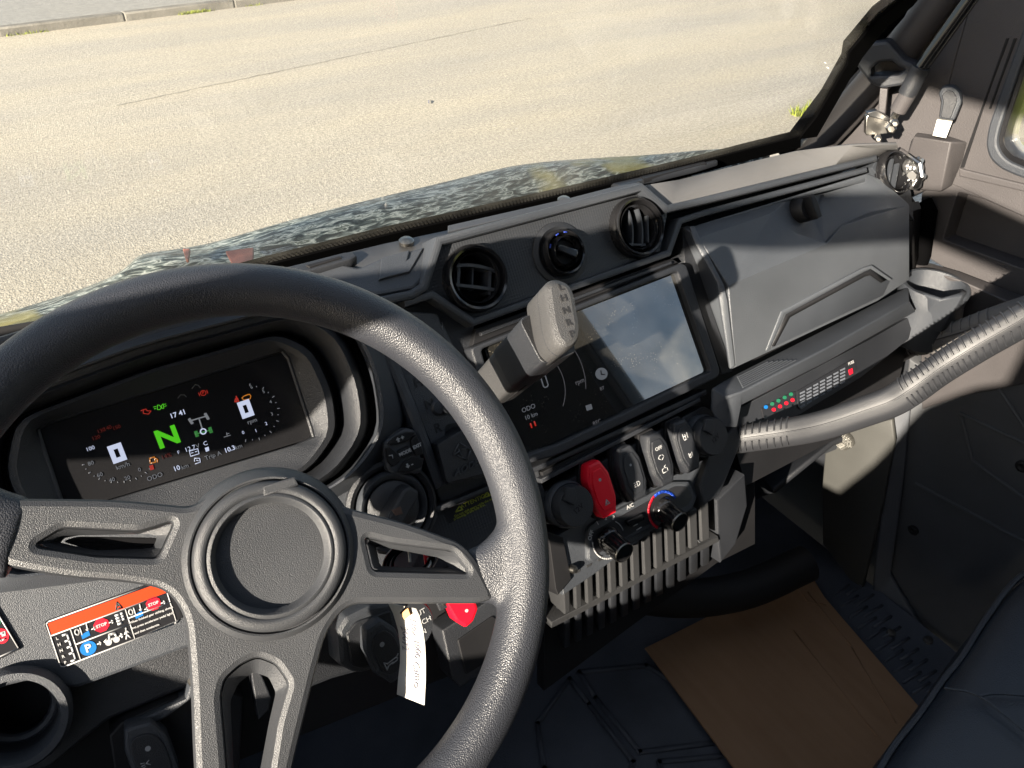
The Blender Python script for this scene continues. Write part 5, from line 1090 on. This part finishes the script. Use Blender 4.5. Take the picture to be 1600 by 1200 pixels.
# hinge by the far vent
hg = thing('hose_clamp', 'shiny chrome clamp and bolts just right of the far air vent', 'clamp', at_x(1425, 270, 1.0))
for i, (x, y, r, tl) in enumerate(((1420, 260, .009, 20), (1426, 272, .010, 60), (1433, 264, .006, -20), (1428, 286, .008, 40), (1437, 276, .005, 0), (1410, 253, .006, 30), (1433, 252, .005, 0))):
    p = Plane(at_x(x, y, .985), V3((math.cos(R(tl)), -math.sin(R(tl)), .3)), V3((-.2, .5, 1)))
    lathe('bolt', p, 0, 0, [(r, -.012), (r, -.002), (r*1.2, 0), (r*1.2, .003), (r*.6, .004), (r*.6, .008), (0, .008)], MCHR, hg, n=8 if i % 2 else 20, smooth=25)
tube('clamp_band', [at_x(1410, 246, .99), at_x(1420, 243, .98), at_x(1438, 256, .975), at_x(1440, 275, .975), at_x(1430, 292, .98)], .0035, MCHR, hg, n=8)
tube('bolt_stud', [at_x(1402, 236, .98), at_x(1418, 246, .99)], .006, MDOOR, hg, n=12)
# gap between dash and door, weatherstrip
plate_side = facets('dash_side', [at_x(1420, 300, 1.0), at_x(1440, 330, 1.03), at_x(1436, 400, 1.03), at_x(1424, 440, 1.0)], [(0, 1, 2, 3)], MDX, DB, solid=.02, bevel=0)
tube('door_weatherstrip', [at_x(1442, 315, 1.04), at_x(1450, 330, 1.04), at_x(1440, 400, 1.04), at_x(1430, 430, 1.04)], .012, MRUB, dr, n=12)
plate('side_tab', F, [(1416, 318), (1436, 314), (1440, 326), (1420, 332)], -.02, -.004, MG, DB, bev=.001)
# right cup holder
cu = thing('passenger_cup_holder', 'sunlit open cup holder ring at the far right end of the dashboard', 'cup holder', at_x(1455, 470, .97))
cz = at_x(1461, 446, .985); CH = Plane(cz, (1, 0, 0), (0, 1, 0))
MTAN = MG
ring('holder_wall', CH, 0, 0, [(.045, 0), (.043, .003), (.0385, .003), (.037, 0), (.034, -.05), (.031, -.055), (.031, -.085), (.038, -.085), (.043, -.02)], MG, cu)
lathe('holder_base', CH, 0, 0, [(.034, -.07), (.034, -.06)], MD, cu, n=32)
facets('holder_bracket', [at_x(1425, 455, .945), at_x(1470, 470, .94), at_x(1505, 462, .97), at_x(1512, 456, 1.0), at_x(1505, 500, 1.0), at_x(1470, 520, .96), at_x(1420, 515, .96), at_x(1432, 485, .95)], [(0, 1, 6, 7), (1, 2, 5, 6), (2, 3, 4, 5)], MG, cu, solid=.008, bevel=.003)
# ---------------------------------------------------------------- kick panel and footwell
fw = thing('footwell_liner', 'dark moulded footwell walls under the passenger side of the dashboard', 'footwell', (0.7, .6, .45))
MFW = mat('footwell_plastic', (.075, .08, .09), .65, .3, bump=('noise', 700, .0004), var=.2)
MKP = mat('kick_panel_plastic', (.045, .045, .042), .6, .3, bump=('noise', 700, .0003), var=.1)
KX = 1.0
facets('kick_panel', [at_x(1290, 690, .985), at_x(1345, 660, .99), at_x(1394, 655, 1.0), at_x(1398, 690, 1.0), at_x(1376, 800, 1.0), at_x(1345, 930, 1.0), at_x(1285, 850, .985), at_x(1284, 760, .985)], [(0, 1, 4, 5, 6, 7), (1, 2, 3, 4)], MKP, fw, solid=.01, bevel=.003)
facets('door_sill_post', [at_x(1396, 650, 1.01), at_x(1424, 640, 1.03), at_x(1412, 760, 1.03), at_x(1392, 900, 1.03), at_x(1480, 1050, 1.03), at_x(1560, 1150, 1.03), at_x(1500, 1150, 1.01), at_x(1360, 950, 1.01), at_x(1378, 800, 1.01)], [(0, 1, 2, 8), (2, 3, 7, 8), (3, 4, 7), (4, 5, 6, 7)], MFW, fw, solid=.02, bevel=.004)
FZ = .44
box('firewall', (-.9, .80, .3), (1.02, .84, 1.10), MFW, fw)
box('tunnel', (.30, .36, FZ-.05), (.60, .80, .66), MFW, fw, bevel=.02) if 0 else None
fl = plate('floor_mat', Plane((0, 0, FZ), (1, 0, 0), (0, 1, 0)), [(-.95, -.8), (1.02, -.8), (1.02, .80), (-.95, .80)], -.03, 0, MFLO, None, px=False)
tag(fl, 'ribbed black rubber mat lining the footwell floor', 'floor mat')
fl.name = 'floor_mat'
Z0 = Plane((0, 0, FZ), (1, 0, 0), (0, 1, 0))
def raised(pts, wd=.007, closed=True):
    q = [at_z(x, y, FZ+.002) for x, y in pts]; q = q+[q[0]] if closed else q
    L = [[(p.x, p.y) for p in q]]; return strokes('mat_rib', Z0, L, wd, MFLO, fl, h=.004, th=.004, px=False)
raised([(905, 1050), (1010, 1040), (1060, 1070), (1120, 1160), (1000, 1175), (930, 1090)]); raised([(890, 1060), (920, 1100), (990, 1190), (960, 1260), (850, 1200), (840, 1130)]); raised([(1030, 1190), (1140, 1180), (1200, 1260), (1040, 1260)])
for i in range(14):
    x = 1300+i*14; y = 930+i*17
    raised([(x, y), (x+26, y-16)], .004, False); raised([(x+24, y-2), (x+50, y-18)], .004, False)
for x, y in ((1392, 990), (1450, 1001)): p = Plane(at_z(x, y, FZ), (1, 0, 0), (0, 1, 0)); lathe('floor_screw', p, 0, 0, [(.008, 0), (.007, .004), (0, .005)], MMET, fl, n=14)
tube('heater_duct', spline([at_z(1000, 930, .56), at_z(1080, 935, .55), at_z(1170, 920, .55), at_z(1260, 880, .56)], 6), .030, MDX, fw, n=20)
# cardboard
def cardboard_mat():
    m = mat('cardboard', (.36, .20, .105), .9, .2); n = m.node_tree; b = n.nodes['Principled BSDF']; t = n.nodes.new('ShaderNodeTexCoord')
    mp = n.nodes.new('ShaderNodeMapping'); mp.inputs['Rotation'].default_value = (0, 0, R(-8)); mp.inputs['Scale'].default_value = (60, 6, 1); n.links.new(t.outputs['Object'], mp.inputs[0])
    z = n.nodes.new('ShaderNodeTexNoise'); z.inputs['Scale'].default_value = 1; z.inputs['Detail'].default_value = 5; n.links.new(mp.outputs[0], z.inputs['Vector'])
    z2 = n.nodes.new('ShaderNodeTexNoise'); z2.inputs['Scale'].default_value = 12; z2.inputs['Detail'].default_value = 6; n.links.new(t.outputs['Object'], z2.inputs['Vector'])
    ad = n.nodes.new('ShaderNodeMath'); ad.operation = 'ADD'; n.links.new(z.outputs[0], ad.inputs[0]); n.links.new(z2.outputs[0], ad.inputs[1])
    c = n.nodes.new('ShaderNodeValToRGB'); e = c.color_ramp.elements; e[0].position = .35; e[0].color = (.27, .155, .083, 1); e[1].position = .65; e[1].color = (.32, .19, .105, 1)
    hf = n.nodes.new('ShaderNodeMath'); hf.operation = 'MULTIPLY'; hf.inputs[1].default_value = .5; n.links.new(ad.outputs[0], hf.inputs[0]); n.links.new(hf.outputs[0], c.inputs[0]); n.links.new(c.outputs[0], b.inputs['Base Color'])
    bp = n.nodes.new('ShaderNodeBump'); bp.inputs['Distance'].default_value = .0006; n.links.new(z.outputs[0], bp.inputs['Height']); n.links.new(bp.outputs[0], b.inputs['Normal'])
    return m
MCB = cardboard_mat()
cbp = [(1008, 1012), (1100, 966), (1256, 888), (1272, 905), (1288, 932), (1312, 960), (1438, 1106), (1362, 1210), (1300, 1300), (1185, 1250)]
CBP = Plane((0, 0, FZ+.008), (1, 0, 0), (0, 1, 0))
cb = plate('cardboard_sheet', CBP, cbp, 0, .005, MCB, None, bev=.001)
tag(cb, 'brown corrugated cardboard sheet lying on the passenger floor mat', 'cardboard')
for L in ([(1232, 900), (1262, 940), (1290, 945)], [(1262, 925), (1330, 1010), (1400, 1130)], [(1240, 985), (1370, 1150)]):
    strokes('crease', CBP, [L], .0022, MCB, cb, h=.0058, th=.0012)
# seat
st0 = thing('bench_seat', 'blue black vinyl bench seat with piped edge and stitched seams', 'seat', at_z(1560, 1100, .72))
se = [(1690, 840), (1600, 892), (1548, 955), (1508, 1018), (1478, 1055), (1440, 1110), (1400, 1160), (1368, 1215), (1330, 1290)]
rows = []
for i, (x, y) in enumerate(se):
    p = at_z(x, y, .80); o = V3((.55, -.42, 0)).normalized() if 1 else 0
    rows.append([p+V3((-.02, .01, -.25))*1, p+V3((-.012, .008, -.06)), p+V3((0, 0, -.015)), p+o*.012+V3((0, 0, .004)), p+o*.04+V3((0, 0, .014)), p+o*.12+V3((0, 0, .018)), p+o*.25+V3((0, 0, .006)), p+o*.5+V3((0, 0, .012)), p+o*.9+V3((0, 0, .03))])
vs = [p for r in rows for p in r]; L = len(rows[0])
o = mk('cushion', vs, [(i*L+j, i*L+j+1, (i+1)*L+j+1, (i+1)*L+j) for i in range(len(rows)-1) for j in range(L-1)], MSEAT, st0, smooth=70)
s = o.modifiers.new('sub', 'SUBSURF'); s.levels = 2; s.render_levels = 2
def zs(x, y): return at_z(x, y, .822)
tube('piping', spline([r[2]+V3((0, 0, .006)) for r in rows], 5), .0035, MSEAT, st0, n=8)
for Ls in ([(1475, 1075), (1530, 1088), (1600, 1142), (1660, 1190)], [(1530, 1088), (1560, 1084), (1640, 1090)]): tube('seam', spline([zs(*p) for p in Ls], 5), .0014, MSEAT, st0, n=6)
# ---------------------------------------------------------------- wing mirror outside
wm = thing('wing_mirror', 'black framed wing mirror seen through the passenger window', 'mirror', at_x(1590, 190, 1.3))
MM = Plane(at_x(1600, 160, 1.28), V3((.55, -.8, 0)), V3((0, .05, 1)))
mo = [(1580, 130), (1600, 125), (1700, 122), (1705, 200), (1600, 222), (1582, 220), (1572, 205)]
plate('housing', MM, mo, -.05, 0, MGL, wm, r=.006, bev=.004); plate('mirror_glass', MM, [(1584, 136), (1602, 131), (1695, 128), (1698, 194), (1602, 215), (1586, 214), (1579, 203)], 0, .0015, MCHR, wm, r=.005, bev=.0004)
plate('mirror_arm', MM, [(1570, 118), (1700, 100), (1700, 128), (1580, 132)], -.06, -.01, MD, wm, r=.006, bev=.004)
# ================================================================ CAB round the camera
cab = thing('cab_frame', 'black steel cab frame with roof and driver side pillar around the seats', 'cab', (-.45, 0, 1.2))
XL = -.45
LP = Plane((XL, 0, 0), (0, 1, 0), (0, 0, 1))          # faces the driver
def side(name, pts, m=MD, th=.05):                    # unseen, cut for the sun patches; given where the sun line crosses the plane x = -.62
    return plate(name, LP, [(y+.08, z-.069) for y, z in pts], -th, 0, m, cab, px=False, r=.012, bev=.004)
side('driver_pillar', [(.80, 1.02), (.32, 1.375), (.20, 1.40), (.155, 1.475), (.07, 1.545), (.04, 1.59), (-.06, 1.672), (-.13, 1.69), (-.27, 1.745), (-.47, 1.745), (-.47, 1.80), (-.29, 1.815), (-.11, 1.745), (.0, 1.685), (.13, 1.585), (.30, 1.50), (.80, 1.16)])
side('driver_door_panel', [(.80, .30), (.80, 1.06), (.60, 1.24), (.215, 1.222), (.16, 1.20), (-.05, 1.225), (-.285, 1.262), (-.33, 1.37), (-.37, 1.50), (-.43, 1.58), (-.46, 1.60), (-.46, 2.04), (-.80, 2.04), (-.80, .30)])  # unseen panel, outline shaped to hold the sun off the footwell and rear
side('roof_rail', [(-.05, 1.94), (-.05, 2.04), (-.80, 2.04), (-.80, 1.94)])
box('roof', (-.52, -1.0, 1.99), (1.12, -.02, 2.03), MD, cab, bevel=.006)
box('rear_header', (-.46, -.98, 1.80), (1.06, -.94, 1.985), MD, cab)
box('rear_panel', (-.46, -.98, .30), (1.06, -.94, 1.80), MD, cab)  # unseen rear wall, raised to darken the touchscreen's reflection
box('rear_post', (-.02, -.975, 1.25), (.10, -.945, 1.80), MD, cab); box('rear_post', (.98, -.975, 1.25), (1.06, -.945, 1.80), MD, cab)
box('passenger_post', (1.03, -.96, .30), (1.09, -.42, 1.985), MD, cab)
box('side_sill', (1.07, -.8, .20), (1.11, .95, .98), MD, cab)
box('front_bulkhead', (-.50, .84, .20), (1.10, .88, .98), MDX, cab)
# backrest of the passenger seat and headrest, behind the camera
sb_ = st0
bk_ = Plane((.62, -.52, 1.10), (1, 0, 0), (0, -math.sin(R(12)), math.cos(R(12))))
plate('backrest', bk_, [(-.25, -.35), (.25, -.35), (.27, .1), (.18, .30), (-.18, .30), (-.27, .1)], 0, .12, MSEAT, sb_, px=False, r=.05, bev=.03)
